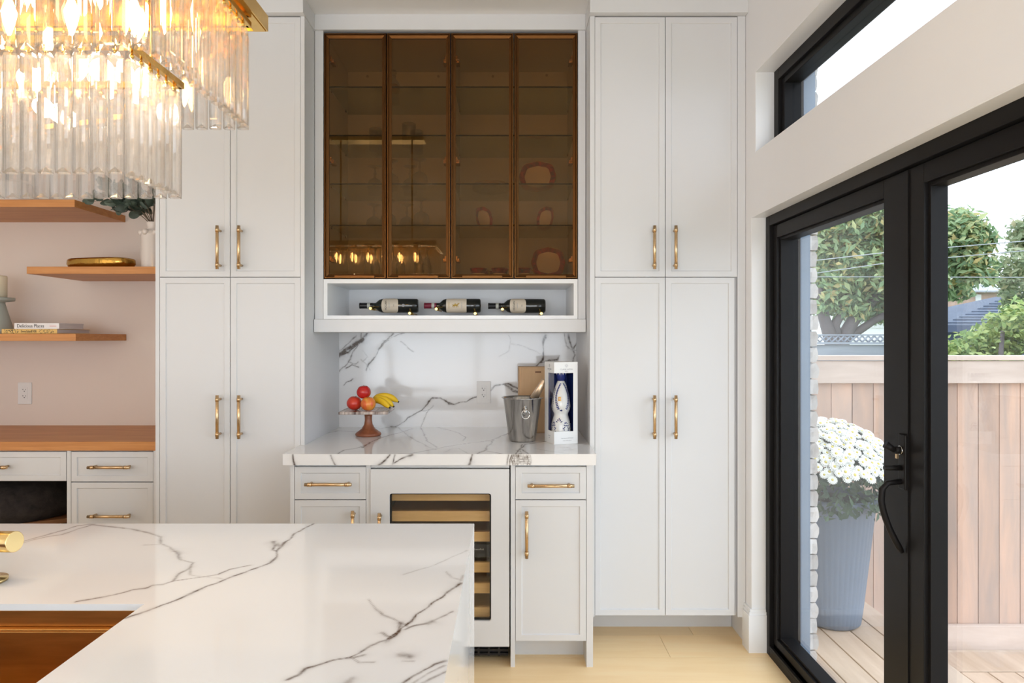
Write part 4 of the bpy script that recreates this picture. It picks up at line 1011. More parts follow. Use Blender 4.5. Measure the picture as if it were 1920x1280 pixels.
def emblem(x, z, left):
    mb = MB()
    for k in range(8):
        a = k*PI/4; dx_, dz_ = math.cos(a), math.sin(a)
        for q in (.0035, .007):
            u = x+dx_*q; v = z+dz_*q
            P_ = (lambda e: T @ (Vector((-e, u, v)) if left else Vector((u, -e, v))))
            mb.cyl(P_(0.0001), P_(.0007), .0011, n=6)
    mb.build('emblem', M['inkgrey'], gb)
emblem(GW*.52, GH-.017, False); emblem(GD*.48, GH-.017, True)
bc = T @ Vector((GW*.50, GD*.50, .004))
cbp = thing('ceramic_bottle', 'white ceramic bottle with painted cobalt leaf sprays inside the gift box', 'bottle', tuple(bc))
k_ = (GH-.008)/.36
bpr = [(.001, 0), (.044, 0), (.047, .004), (.0475, .02), (.045, .08), (.036, .112), (.0325, .122), (.0335, .13), (.041, .145), (.0445, .16), (.0435, .175), (.037, .215), (.026, .255), (.0185, .272), (.016, .278), (.001, .278)]
bpr = [(r, h*k_*1.0) for r, h in bpr]
MB().lathe(bpr, bc, n=48).build('body', M['ceramic'], cbp)
MB().lathe([(.0175, .277*k_), (.023, .30*k_), (.0265, .325*k_), (.001, .325*k_)], bc, n=32).build('collar', M['cobalt'], cbp)
mb = MB()
for k in range(10):
    a = 2*PI*k/10; c2 = lambda rr_, z_, da: bc+Vector((rr_*math.cos(a+da), rr_*math.sin(a+da), z_))
    mb.add([c2(.0275, .327*k_, -.3), c2(.0275, .327*k_, .3), c2(.0255, .303*k_, 0), c2(.0, .327*k_, 0)], [(0, 1, 2), (0, 1, 3)])
mb.lathe([(.0268, .327*k_), (.023, .342*k_), (.001, .345*k_)], bc, n=24)
mb.build('stopper', M['ceramic'], cbp)
def rad(h):
    for (r0, h0), (r1, h1) in zip(bpr[:-1], bpr[1:]):
        if h0 <= h <= h1 and h1 > h0: return r0+(r1-r0)*(h-h0)/(h1-h0)
    return .02
mb = MB()
def leafmark(th, h, ang, L=.0062, W=.0032):
    L *= 1.25; W *= 1.45
    vs = []; rr_ = rad(h)
    for i in range(8):
        a = 2*PI*i/8; u = math.cos(a)*L/2; v = math.sin(a)*W/2*(1 if abs(math.cos(a)) < .9 else 0)
        x = u*math.cos(ang)-v*math.sin(ang); z = u*math.sin(ang)+v*math.cos(ang); q = rad(h+z)+.0006
        vs.append(bc+Vector((q*math.cos(th+x/max(rr_, .01)), q*math.sin(th+x/max(rr_, .01)), h+z)))
    mb.add(vs, [tuple(range(8))])
F0 = -PI/2+math.radians(3)
for i in range(17):                       # leaf garland round the oval panel
    for sg in (-1, 1):
        t_ = i/16; h = (.262-.118*t_)*k_; off = sg*(.008+.023*math.sin(PI*min(1, t_*.9)))+.002
        th = F0+off/max(.014, rad(h)); a0 = -PI/2+sg*(1.0-2.0*t_)
        if i == 16: th = F0-.1
        leafmark(th+.07*sg, h, a0+.7, .007); leafmark(th-.05*sg, h+.002, a0-.7, .007)
for i in range(12):
    for th0, h0 in ((F0+1.05, .245), (F0-1.15, .24)):
        leafmark(th0+.05*math.sin(i), (h0-.008*i)*k_, .6 if i % 2 else -.9)
for i in range(10):
    for sg, cx_ in ((1, .42), (-1, -1.0), (1, 1.25)):
        a = i/9*PI*1.1; leafmark(F0+cx_+.32*math.cos(a)*sg, (.045+.045*math.sin(a))*k_, a+(.7 if i % 2 else -.5), .007); leafmark(F0+cx_+.26*math.cos(a)*sg, (.042+.036*math.sin(a))*k_, a-(.7 if i % 2 else -.5), .0055)
for i in range(5): leafmark(F0-.35+.14*(i-2), (.094+.006*(2-abs(i-2)))*k_, PI/2-(i-2)*.5, .009)
mb.build('painted_leaves', M['cobalt'], cbp)
mb = MB()
for i in range(3):
    for j in range(3):
        if (i, j) != (1, 1): leafmark(F0-.28+(i-1)*.10, (.197+(j-1)*.0065)*k_, (i+j)*.7, .005, .005)
mb.build('bronze_motif', M['gilt'], cbp)

# ---------------------------------------------------------------- contents of the display cabinet
def glass_thing(name, label, cat, group, prof, m=None):
    t = thing(name, label, cat, (0, 0, 0), group)
    MB().lathe(prof, n=28).build('bowl', m or M['stem'], t); return t
dz = dz0+.0145
# inverted tumblers
tm = glass_thing('tumbler', 'upturned clear tumbler behind smoked glass on the second shelf', 'glass', 'upturned tumblers on the second shelf', [(.034, 0), (.036, .06), (.037, .115), (.030, .120), (.028, .112), (.033, .106), (.033, .004)])
mug = None; first = True
for px, pyb, d, l in [(705, 226, 3.58, 'upturned clear tumbler behind the leftmost amber door'), (767, 224, 3.50, 'taller looking upturned clear tumbler in front behind the second amber door'), (781, 240, 3.62, 'upturned clear tumbler at the back right of its pair behind the second amber door'), (716, 240, 3.64, 'upturned clear tumbler at the back, partly hidden by the first door stile')]:
    o = tm if first else copy_tree(tm); first = False; o.location = (atx(px, d), d, SZ[1]+.0005); o['label'] = l
# goblets, upside down on their rims
gp = [(.030, 0), (.038, .025), (.041, .045), (.036, .068), (.020, .082), (.007, .088), (.005, .10), (.009, .110), (.005, .12), (.0045, .135), (.012, .143), (.036, .147), (.036, .149), (.001, .149)]
gb0 = None
for row, (z, lst) in enumerate([(SZ[2], [(787, 3.42), (769, 3.56), (703, 3.56), (733, 3.45)]), (SZ[3], [(790, 3.42), (763, 3.56), (701, 3.56), (728, 3.45)])]):
    for i, (px, d) in enumerate(lst):
        if gb0 is None:
            gb0 = thing('goblet', 'x', 'glass', (0, 0, 0)); MB().lathe(gp[:6], n=28).build('bowl', M['stem'], gb0); MB().lathe(gp[5:], n=24).build('stem', M['stem'], gb0); o = gb0
        else: o = copy_tree(gb0)
        o.location = (atx(px, d), d, z+.0005); o['group'] = ['upturned goblets on the third shelf', 'upturned goblets on the fourth shelf'][row]
        o['label'] = ['front right', 'rear right', 'rear left', 'front left'][i]+' upturned crystal goblet on the '+['third', 'fourth'][row]+' glass shelf'
fp = [(.020, 0), (.026, .03), (.025, .08), (.014, .115), (.006, .125), (.005, .165), (.008, .175), (.030, .181), (.030, .183), (.001, .183)]
f0 = None
for i, (px, d) in enumerate([(692, 3.5), (704, 3.6), (737, 3.45), (751, 3.58), (786, 3.45), (800, 3.56)]):
    if f0 is None:
        f0 = thing('flute_glass', 'x', 'glass', (0, 0, 0)); MB().lathe(fp[:5], n=24).build('bowl', M['stem'], f0); MB().lathe(fp[4:], n=20).build('stem', M['stem'], f0); o = f0
    else: o = copy_tree(f0)
    o.location = (atx(px, d), d, dz); o['group'] = 'upturned flutes on the cabinet floor'
    o['label'] = ['front', 'rear'][i % 2]+' upturned tall flute of the '+['left', 'middle', 'right'][i//2]+' pair on the display cabinet floor'
dcn = thing('decanter', 'cut crystal decanter with round stopper on the top glass shelf', 'decanter', (atx(738, 3.54), 3.54, SZ[0]))
MB().lathe([(.001, .0), (.030, .0), (.031, .03), (.026, .045), (.034, .07), (.036, .09), (.028, .115), (.014, .132), (.012, .142), (.016, .145)], (atx(738, 3.54), 3.54, SZ[0]+.0005), n=10).build('body', M['stem'], dcn)
MB().sphere((atx(738, 3.54), 3.54, SZ[0]+.163), .017, 14).build('stopper', M['stem'], dcn)
MB().lathe([(.001, .06), (.027, .062), (.030, .085), (.022, .1), (.001, .1)], (atx(738, 3.54), 3.54, SZ[0]), n=16).build('liquor', M['inkgold'], dcn)
# rose china
def plate(px, py, rx, rz, d, label, turn=0, lean=.25, stand=True, expo=2.6, zbase=None):
    c = at(px, py, d)
    t = thing('china_plate', label, 'plate', (c.x, c.y, c.z-rz), 'rose pattern plates stood upright')
    q = Matrix.Translation(c) @ Matrix.Rotation(turn, 4, 'Z') @ Matrix.Rotation(-lean, 4, 'X')
    def out(k, y):
        P = []
        for i in range(40):
            a = 2*PI*i/40; s_ = (abs(math.cos(a))**expo+abs(math.sin(a))**expo)**(-1/expo); w_ = 1+.025*math.cos(8*a)
            P.append(q @ Vector((rx*k*s_*w_*math.cos(a), y, rz*k*s_*w_*math.sin(a))))
        return P
    def rings(spec, name, m):
        vs = []; fs = []; 
        for k, y in spec: vs += out(k, y)
        for r in range(len(spec)-1):
            for i in range(40): j = (i+1) % 40; fs.append((r*40+i, r*40+j, r*40+40+j, r*40+40+i))
        if spec[-1][0] < .1: pass
        return MB().add(vs, fs, True).build(name, m, t)
    rings([(1.0, .0), (1.0, .004), (.6, .010), (.01, .010)], 'back', M['china'])
    rings([(.70, .003), (.62, .006), (.01, .006)], 'well', M['china'])
    rings([(.97, -.001), (.84, .001), (.70, .003)], 'rose_border', M['rose'])
    rings([(1.0, .0), (.985, -.002), (.97, -.001)], 'gilt_rim', M['gilt'])
    if stand:
        mb = MB(); zb = (zbase if zbase else c.z-rz*1.15)+.002
        for sx_ in (-1, 1):
            x = rx*.42*sx_
            a_ = q @ Vector((x, -.012, -rz*.82)); b2 = q @ Vector((x, -.014, -rz*1.0)); c2 = q @ Vector((x, .03, -rz*1.0)); c2.z = zb; b2.z = zb
            mb.tube([a_, b2, c2, q @ Vector((x, .012, -rz*.2))], .0013, 5)
        a_ = q @ Vector((-rx*.42, .03, -rz)); a_.z = zb; b2 = q @ Vector((rx*.42, .03, -rz)); b2.z = zb
        mb.tube([a_, b2], .0013, 5)
        s_ = mb.build('wire_easel', M['wirestand']); tag(s_, 'wire easel holding the '+label.split(' behind')[0].replace(',', '')+(', right-hand one' if px > 1015 else ''), 'stand', 'wire plate easels')
    return t
plate(1008, 331, .094, .083, 3.52, 'large rose-bordered platter, displayed on the third shelf behind the rightmost door', -.1, .2, zbase=SZ[2])
plate(908, 409.5, .050, .064, 3.5, 'small oval rose-bordered plate, angled on the fourth shelf behind the third door', .6, .2, zbase=SZ[3])
plate(1022, 409.5, .050, .064, 3.5, 'small oval rose-bordered plate, angled on the fourth shelf behind the rightmost door', -.6, .2, zbase=SZ[3])
plate(1028, 492, .086, .080, 3.53, 'square rose-bordered plate, standing on the cabinet floor behind the teacups', -.05, .15, False)
st0 = None
for z, px, n_, d, rr_, g in ((SZ[2], 921, 6, 3.5, .095, 'flat dinner plates stacked on the third shelf'), (SZ[3], 964, 5, 3.56, .068, 'flat side plates stacked on the fourth shelf')):
    st0 = None
    for k in range(n_):
        if st0 is None:
            st0 = thing('stacked_plate', 'x', 'plate', (0, 0, 0), g)
            MB().lathe([(.001, 0), (rr_*.6, 0), (rr_*.98, .011), (rr_, .012), (rr_*.6, .003), (.001, .003)], n=40).build('dish', M['china'], st0)
            MB().lathe([(rr_*.985, .0115), (rr_+.0008, .0118), (rr_*.985, .0135)], n=40).build('gilt_rim', M['gilt'], st0); o = st0
        else: o = copy_tree(st0)
        o.location = (atx(px, d), d, z+.0005+k*.0055)
        o['label'] = 'gilt-rimmed '+('dinner' if n_ == 6 else 'side')+' plate, '+['bottom one', 'second from bottom', 'third from bottom', 'fourth from bottom', 'fifth from bottom', 'topmost'][k]+' of the stack on the '+('third' if n_ == 6 else 'fourth')+' shelf'
c0 = None
for i, (px, d, l) in enumerate([(897, 3.42, 'rose-patterned teacup leftmost on the display cabinet floor'), (937, 3.42, 'rose-patterned teacup next to the third door stile on the cabinet floor'), (980, 3.42, 'rose-patterned teacup in front of the square plate'), (918, 3.58, 'rose-patterned teacup behind the two left teacups')]):
    if c0 is None:
        c0 = thing('teacup', l, 'cup', (0, 0, 0), 'rose teacups on the cabinet floor')
        MB().lathe([(.001, 0), (.019, 0), (.020, .004), (.030, .016), (.0355, .026)], n=32).build('cup_base', M['china'], c0)
        MB().lathe([(.0355, .026), (.041, .046), (.045, .052), (.040, .046), (.034, .026)], n=32).build('rose_border', M['rose'], c0)
        MB().tube([(.038+.017*math.sin(a), 0, .030+.016*math.cos(a)) for a in [PI*k/8 for k in range(9)]], .0022, 6).build('cup_handle', M['gilt'], c0); o = c0
    else: o = copy_tree(c0)
    o.location = (atx(px, d), d, dz); o['label'] = l

# ---------------------------------------------------------------- alcove: desk, shelves and their things
YD = 3.18
dz_t = atz(827, YD); dk_ = lambda px: atx(px, YD); qz = lambda py: atz(py, YD)
TL = atx(291.5, D_TALL)-.002
dkt = thing('desk', 'long oak desk surface running along the alcove wall', 'desk', (-2.6, YD+.3, qz(844)))
MB().box(-3.59, TL, YD-.012, D_WALL-.001, qz(844), dz_t).build('worktop', M['oak'], dkt, bevel=.001)
def recess_draw(t, a, b, c_, d_): return shaker(t, dk_(a), dk_(b), qz(d_), qz(c_), YD, 'drawer')
du = thing('drawer_unit', 'off-white drawer unit under the right end of the desk top', 'cabinet', (dk_(211), YD+.3, 0))
MB().box(dk_(125.5), TL, YD+.0225, D_WALL-.002, .0, qz(844.5)).build('body', M['cab'], du)
MB().box(dk_(125.5), dk_(132.8), YD, YD+.022, 0, qz(844.5)).build('side_filler', M['cab'], du); MB().box(dk_(287.5), TL, YD, YD+.022, 0, qz(844.5)).build('side_filler', M['cab'], du)
a = recess_draw(du, 133, 287.5, 846, 903); handle(a, (203.5-955)/FP*(YD-.036), YD, qz(873.5), True)
a = recess_draw(du, 133, 287.5, 904, 1010); handle(a, (203.5-955)/FP*(YD-.036), YD, qz(964.5), True)
a = recess_draw(du, 133, 287.5, 1011, 1120); handle(a, (203.5-955)/FP*(YD-.036), YD, qz(1070), True)
de = thing('desk_drawer_box', 'wide off-white pencil drawer box above the knee space of the desk', 'drawer', (dk_(-60), YD+.3, qz(903)))
MB().box(dk_(-140), dk_(125), YD+.0225, D_WALL-.2, qz(902), qz(844.5)).build('body', M['cab'], de)
a = recess_draw(de, -140, 124.5, 846, 902); handle(a, (-27-955)/FP*(YD-.036), YD, qz(873.5), True)
MB().box(dk_(-200), dk_(-141), YD, D_WALL-.002, 0, qz(844.5)).build('side_panel', M['cab'], de)
# plush seat under the desk
sc_ = Vector((atx(-40, 3.42), 3.42, 0))
sl = thing('plush_stool', 'dark grey plush seat with a wooden edge tucked into the knee space under the desk', 'stool', (sc_.x, sc_.y, 0))
sz = .50; T = Matrix.Translation((sc_.x, sc_.y, 0)) @ Matrix.Rotation(math.radians(32), 4, 'Z')
vs = []; fs = []; n = 36
lv = [(0.001, .185), (.5, .180), (.8, .162), (.95, .12), (1.0, .05), (.98, -.01), (.001, -.01)]
for k_r, hz in lv:
    for i in range(n):
        a = 2*PI*i/n; e = 3.2; q = (abs(math.cos(a))**e+abs(math.sin(a))**e)**(-1/e)*k_r
        vs.append(T @ Vector((.42*q*math.cos(a), .26*q*math.sin(a), sz+hz+.004*math.sin(a*7)*k_r)))
for r in range(len(lv)-1):
    for i in range(n): j = (i+1) % n; fs.append((r*n+i, r*n+j, r*n+n+j, r*n+n+i))
MB().add(vs, fs, True).build('cushion', M['fur'], sl)
MB().box(-.41, .41, -.255, .255, sz-.035, sz-.012, T).build('seat_frame', M['darkoak'], sl, bevel=.004)
for sx_ in (-1, 1):
    for sy_ in (-1, 1): MB().box(sx_*.37-.02, sx_*.37+.02, sy_*.21-.02, sy_*.21+.02, 0, sz-.045, T).build('leg', M['darkoak'], sl, bevel=.003)
# floating shelves
SY = 3.32
def fshelf(x0, x1, zb_, zt_, label): return tag(MB().box(x0, x1, SY, D_WALL-.001, zb_, zt_).build('floating_shelf', M['oak'], bevel=.001), label, 'shelf', 'oak floating shelves in the alcove')
fshelf(-3.4, atx(140, SY), atz(388, SY), atz(374, SY), 'oak floating shelf highest in the alcove, just below the chandelier')
fshelf(atx(50, SY), TL, atz(513, SY), atz(499.5, SY), 'oak floating shelf carrying the white vase, joined to the tall cabinet')
fshelf(-3.4, atx(142, SY), atz(639, SY), atz(625.5, SY), 'oak floating shelf carrying the books, lowest in the alcove')
Z1, Z2, Z3 = atz(374, SY), atz(499.5, SY), atz(625.5, SY)
# hammered gold dish
hd = thing('hammered_dish', 'shallow oblong hammered gold dish on the shelf left of the white vase', 'dish', (atx(186, 3.5), 3.5, Z2))
T = Matrix.Translation((atx(190, 3.47), 3.47, Z2+.001)) @ Matrix.Rotation(math.radians(-14), 4, 'Z')
vs = []; fs = []; n = 48
for k_r, hz in [(.001, 0), (.8, 0), (.92, .006), (1, .025), (.99, .045), (.95, .052), (.92, .045), (.90, .02), (.8, .006), (.001, .006)]:
    for i in range(n):
        a = 2*PI*i/n; e = 3.4; q = (abs(math.cos(a))**e+abs(math.sin(a))**e)**(-1/e)*k_r
        vs.append(T @ Vector((.178*q*math.cos(a), .078*q*math.sin(a), hz)))
for r in range(9):
    for i in range(n): j = (i+1) % n; fs.append((r*n+i, r*n+j, r*n+n+j, r*n+n+i))
MB().add(vs, fs, True).build('bowl', M['hammer'], hd)
# vase with eucalyptus
vc = Vector((atx(287, 3.44), 3.44, Z2+.001)); vh = atz(417, 3.44)-vc.z
va = thing('vase', 'white ribbed ceramic vase with round knobs standing against the tall cabinet', 'vase', tuple(vc))
pr = [(.001, 0), (.056, 0)]
for k in range(28):
    h = .004+(vh-.062)*k/28; pr += [(.0575, h), (.055, h+.003)]
pr += [(.053, vh-.055), (.046, vh-.045), (.032, vh-.038), (.027, vh-.03), (.031, vh-.004), (.033, vh), (.028, vh), (.022, vh-.03), (.001, vh-.031)]
MB().lathe(pr, vc, n=48).build('body', M['vase'], va)
for k in range(7):
    a = -PI/2+(k-.25)*2*PI/7; MB().sphere(vc+Vector((.052*math.cos(a), .052*math.sin(a), vh-.055)), .0155, 14).build('knob', M['vase'], va)
eu = thing('eucalyptus_bunch', 'bunch of grey-green eucalyptus stems in the white ribbed vase', 'plant', (vc.x, vc.y, vc.z+vh))
n = 12; vs = [(0, 0, 0)]; fs = []
for i in range(n):
    t_ = i/n*2*PI; vs.append((.030+.030*math.cos(t_)*1.0, .019*math.sin(t_)*(1-.25*math.cos(t_)), .006*math.cos(t_*2)))
vs.append((.03, 0, -.004))
for i in range(n): fs.append((1+i, 1+(i+1) % n, n+1))
lme = MB().add(vs[0:], fs, True).mesh('leaf', M['eucal'])
m_ = MB(); mouth = vc+Vector((0, 0, vh-.02)); rr_ = random.Random(21); leaves = []
for (tx_, ty_, tz_) in [(-.28, -.03, .10), (-.22, -.06, .17), (-.14, -.08, .08), (-.20, .06, .06), (-.10, .0, .22), (-.26, .03, .22), (-.05, -.08, .14), (.02, .02, .24), (-.12, -.05, .14), (.06, -.09, .20), (-.17, -.10, .12), (-.06, .05, .10)]:
    e_ = mouth+Vector((tx_, ty_, tz_+.02)); pts = []
    for i in range(8):
        t_ = i/7; p = mouth.lerp(e_, t_)+Vector((0, 0, .05*math.sin(PI*t_))); pts.append(p)
        if i >= 2:
            for sg in (-1, 1): leaves.append((p, Vector((tx_, ty_, tz_)), sg))
    m_.tube(pts, [.0022-.0014*i/7 for i in range(8)], 5)
m_.build('stem', M['twig'], eu)
for p, dr__, sg in leaves:
    dd = (dr__.normalized()+Vector((rr_.uniform(-.6, .6), rr_.uniform(-.6, .4), rr_.uniform(-.8, .5)))*1.1).normalized()
    q = dd.to_track_quat('X', 'Z').to_euler(); q.x += rr_.uniform(-1.5, 1.5)
    tip = p+dd*.07
    if tip.x > TL-.005 and max(p.y, tip.y) > D_TALL-.03 or tip.z < Z2+.03: continue
    o = link('leaf', lme, eu, loc=p, rot=q); s_ = rr_.uniform(.75, 1.15); o.scale = (s_, s_, s_)
# books
def book(x0, x1, y0, y1, z0, z1, m, label):
    t = thing('book', label, 'book', ((x0+x1)/2, y0, z0))
    e = .0022
    MB().box(x0, x1, y0, y1, z0, z0+e).box(x0, x1, y0, y1, z1-e, z1).box(x0, x1, y0, y0+e, z0+e, z1-e).build('cover', m, t, bevel=.0006)
    MB().box(x0+.003, x1-.003, y0+e, y1-.004, z0+e, z1-e).build('pages', M['paper'], t); return t
zb1 = atz(616.7, 3.335); zb2 = atz(605.4, 3.335)
BX = lambda px: atx(px, 3.335)
b1 = book(BX(3), BX(107), 3.335, 3.60, Z3+.0005, zb1, M['booky'], 'yellow patterned cookbook at the bottom of the two-book stack')
b2 = book(BX(26), BX(110.5), 3.337, 3.535, zb1+.0005, zb2, M['bookw'], 'white cookbook reading Delicious Places on top of the yellow one')
text('Delicious Places', .0235, (BX(31), 3.3365, (zb1+zb2)/2), (PI/2, 0, 0), M['ink'], b2, align='LEFT', sx=.88)
MB().box(BX(92.5), BX(105), 3.3364, 3.3368, (zb1+zb2)/2-.0008, (zb1+zb2)/2+.0008).build('orange_line', M['apple'], b2)
text('EverySaladEVER', .0165, (BX(54), 3.3345, (Z3+zb1)/2), (PI/2, 0, 0), M['ink'], b1, sx=.72)
mb = MB(); zz0, zz1 = Z3+.002, zb1-.002
for i in range(120):
    px = rr_.choice([rr_.uniform(8, 35), rr_.uniform(74, 101)]); x = BX(px); z = rr_.uniform(zz0+.001, zz1-.001); r_ = rr_.uniform(.0008, .002)
    mb.cyl((x, 3.3348, z), (x, 3.3343, z), r_, n=6)
stuff(mb.build('dotted_print', M['ink'], b1))
# stoneware pedestal with candle
pcx = Vector((atx(-11, 3.54), 3.54, Z3+.0005))
pe = thing('candle_pedestal', 'sage green stoneware candle pedestal left of the books', 'candle holder', tuple(pcx))
MB().lathe([(.001, 0), (.088, 0), (.086, .015), (.060, .11), (.048, .155), (.047, .165), (.088, .172), (.09, .178), (.09, .188), (.001, .188)], pcx, n=48).build('stand', M['sage'], pe)
cdl = thing('pillar_candle', 'cream pillar candle standing on the sage green pedestal', 'candle', (pcx.x, pcx.y, pcx.z+.189))
MB().lathe([(.001, .189), (.056, .189), (.057, .295), (.054, .302), (.03, .298), (.001, .296)], pcx, n=40).build('wax', M['wax'], cdl)
MB().tube([pcx+Vector((0, 0, .295)), pcx+Vector((.002, 0, .312))], .0012, 6).build('wick', M['ink'], cdl)
# ribbed white bowl high on the top shelf
bw = thing('ribbed_pot', 'white ribbed pot on the top alcove shelf, half hidden by the crystals', 'pot', (atx(22, 3.5), 3.5, Z1))
pr = [(.001, 0), (.085, 0)]
for k in range(14): pr += [(.092, .004+.008*k), (.0895, .008+.008*k)]
pr += [(.085, .12), (.08, .12), (.08, .01), (.001, .01)]
MB().lathe(pr, (atx(22, 3.5), 3.5, Z1+.0005), n=40).build('body', M['vase'], bw)

# ---------------------------------------------------------------- kitchen island
IZ = .90; IX = -.092; IY = 1.79; SX, SYk = -.668, 1.249; IX0, IY0 = -2.6, .62; TH = .012
isl = thing('kitchen_island', 'kitchen island with a white marble top and waterfall side in the foreground', 'island', ((IX0+IX)/2, 1.2, 0))
Q = lambda pts: plH(pts, IZ, 2.087, 0, 960)
il = [(Q([(1228, 43), (1200, 58), (1140, 85), (1112, 118), (1090, 150), (1082, 175), (1055, 197), (1020, 210), (960, 232), (910, 248), (860, 268), (800, 292), (740, 325), (680, 350), (600, 380), (500, 415)]), .0022, .95),
 (Q([(1070, 115), (1080, 125), (1076, 145), (1090, 150), (1112, 118)]), .0045, .9), (Q([(1100, 135), (1082, 120)]), .006, .6),
 (Q([(300, 350), (420, 330), (520, 305), (575, 298), (600, 287), (650, 283), (680, 270), (760, 257), (850, 242), (900, 222), (980, 206)]), .0022, .75),
 (Q([(0, 150), (120, 112), (190, 93), (240, 85), (300, 64), (370, 45)]), .0028, .5), (Q([(60, 125), (200, 82), (300, 52), (350, 45), (430, 55), (520, 65), (560, 78), (600, 90), (625, 98), (622, 125), (640, 135), (665, 148), (690, 165), (690, 185), (720, 195), (750, 200), (735, 218), (700, 240), (680, 268)]), .0028, .6),
 (Q([(660, 148), (690, 158), (700, 190)]), .008, .35), (Q([(735, 225), (745, 245), (790, 252), (880, 262)]), .0015, .4), (Q([(560, 130), (630, 128)]), .0018, .3),
 (Q([(1835, 150), (1740, 190), (1640, 225), (1580, 245)]), .0018, .28), (Q([(1740, 232), (1770, 255), (1806, 268)]), .0018, .3), (Q([(1806, 245), (1800, 275)]), .0018, .35),
 (Q([(1806, 278), (1785, 300), (1760, 315), (1735, 335), (1710, 350), (1660, 390), (1635, 405), (1605, 435), (1560, 460), (1540, 475), (1500, 505), (1470, 512), (1440, 525), (1400, 552), (1360, 570), (1300, 580), (1250, 598), (1200, 615), (1175, 640), (1130, 660)]), .0026, .9),
 (Q([(1806, 280), (1780, 302), (1755, 320)]), .005, .8), (Q([(1560, 440), (1552, 470), (1530, 492), (1500, 508)]), .0055, .85),
 (Q([(1782, 390), (1760, 400), (1740, 412), (1690, 437), (1620, 450), (1575, 465)]), .0022, .7), (Q([(1700, 432), (1675, 440)]), .005, .6),
 (Q([(1440, 345), (1455, 365), (1490, 405), (1530, 420), (1560, 437), (1590, 455)]), .0018, .55), (Q([(1480, 475), (1505, 488), (1530, 492)]), .005, .6),
 (Q([(1420, 560), (1370, 572), (1320, 575)]), .005, .55), (Q([(1370, 572), (1400, 592), (1460, 590)]), .002, .45), (Q([(1560, 562), (1595, 570)]), .0075, .5), (Q([(1570, 585), (1610, 588)]), .002, .35),
 (Q([(1742, 588), (1700, 600), (1660, 618), (1620, 645), (1580, 675)]), .0028, .75), (Q([(1740, 628), (1700, 645), (1650, 680)]), .0035, .5), (Q([(1735, 605), (1680, 630), (1600, 690)]), .003, .45), (Q([(1380, 650), (1340, 680)]), .006, .35)]
xs_ = np.unique(np.round(np.concatenate([lin(IX0, -1.45, .05), lin(-1.45, SX, .003), lin(SX, IX, .003)]), 6)); ys_ = np.unique(np.round(np.concatenate([lin(IY0, .92, .03), lin(.92, SYk, .0035), lin(SYk, IY, .0035)]), 6))
SX0, SY0 = -1.45, .80
iy0_ = ys_[np.argmin(abs(ys_-SY0))]; ix0_ = xs_[np.argmin(abs(xs_-SX0))]
keep = lambda u, v: ~((u < SX) & (u > ix0_) & (v < SYk) & (v > iy0_))
wl = [([(1.79-.62*.9, .75), (1.3, .5), (1.45, .2), (1.5, .0)], .006, .6), ([(.9, .88), (1.1, .6), (1.12, .3), (1.2, 0)], .006, .6), ([(1.6, .9), (1.55, .6), (1.7, .3)], .004, .4)]
topb = [[(IX0, IY, IZ), (IX, IY, IZ), (IX, IY, IZ-.04), (IX0, IY, IZ-.04)], [(IX0, IY0, IZ), (IX, IY0, IZ), (IX, IY0, IZ-.04), (IX0, IY0, IZ-.04)], [(IX0, IY0, IZ), (IX0, IY, IZ), (IX0, IY, IZ-.04), (IX0, IY0, IZ-.04)],
  [(ix0_, SYk, IZ), (SX, SYk, IZ), (SX, SYk, IZ-TH), (ix0_, SYk, IZ-TH)], [(SX, iy0_, IZ), (SX, SYk, IZ), (SX, SYk, IZ-TH), (SX, iy0_, IZ-TH)], [(ix0_, iy0_, IZ), (SX, iy0_, IZ), (SX, iy0_, IZ-TH), (ix0_, iy0_, IZ-TH)]]
mtop = marble_mat('island_marble', (.885, .885, .89), (.13, .085, .06))
veined('marble_top', isl, [((0, 0, IZ), (1, 0, 0), (0, 1, 0), xs_, ys_, il, .28, keep)], mtop, boxes=topb)
veined('waterfall_side', isl, [((IX, 0, 0), (0, 1, 0), (0, 0, 1), lin(IY0, IY, .006), lin(0, IZ, .006), wl, 1.2, None)], mtop,
       boxes=[[(IX, IY, 0), (IX-.04, IY, 0), (IX-.04, IY, IZ), (IX, IY, IZ)], [(IX, IY0, 0), (IX-.04, IY0, 0), (IX-.04, IY0, IZ), (IX, IY0, IZ)], [(IX-.04, IY0, 0), (IX-.04, IY, 0), (IX-.04, IY, IZ-.04), (IX-.04, IY0, IZ-.04)]])
MB().box(IX0+.02, IX-.042, IY-.04, IY-.02, .1, IZ-.041).box(IX0+.02, IX-.042, IY0+.03, IY0+.05, .1, IZ-.041).box(IX0+.02, IX0+.04, IY0+.05, IY-.04, .1, IZ-.041).box(IX0+.06, IX-.042, IY0+.1, IY-.1, 0, .1).build('cabinet_body', M['cab'], isl)
# gold sink
sk = thing('sink', 'bronze-gold undermount workstation sink set into the island top', 'sink', (-1.05, 1.02, .65))
mb = MB(); zt_ = IZ-TH-.0005; a, b, c_, d_ = ix0_-.003, SX+.003, iy0_-.003, SYk+.003
def wallz(x0, x1, y0, y1, z0, z1): mb.box(x0, x1, y0, y1, z0, z1)
wallz(a-.02, b+.02, d_, d_+.02, zt_-.03, zt_); wallz(a-.02, b+.02, c_-.02, c_, zt_-.03, zt_); wallz(a-.02, a, c_, d_, zt_-.03, zt_); wallz(b, b+.02, c_, d_, zt_-.03, zt_)
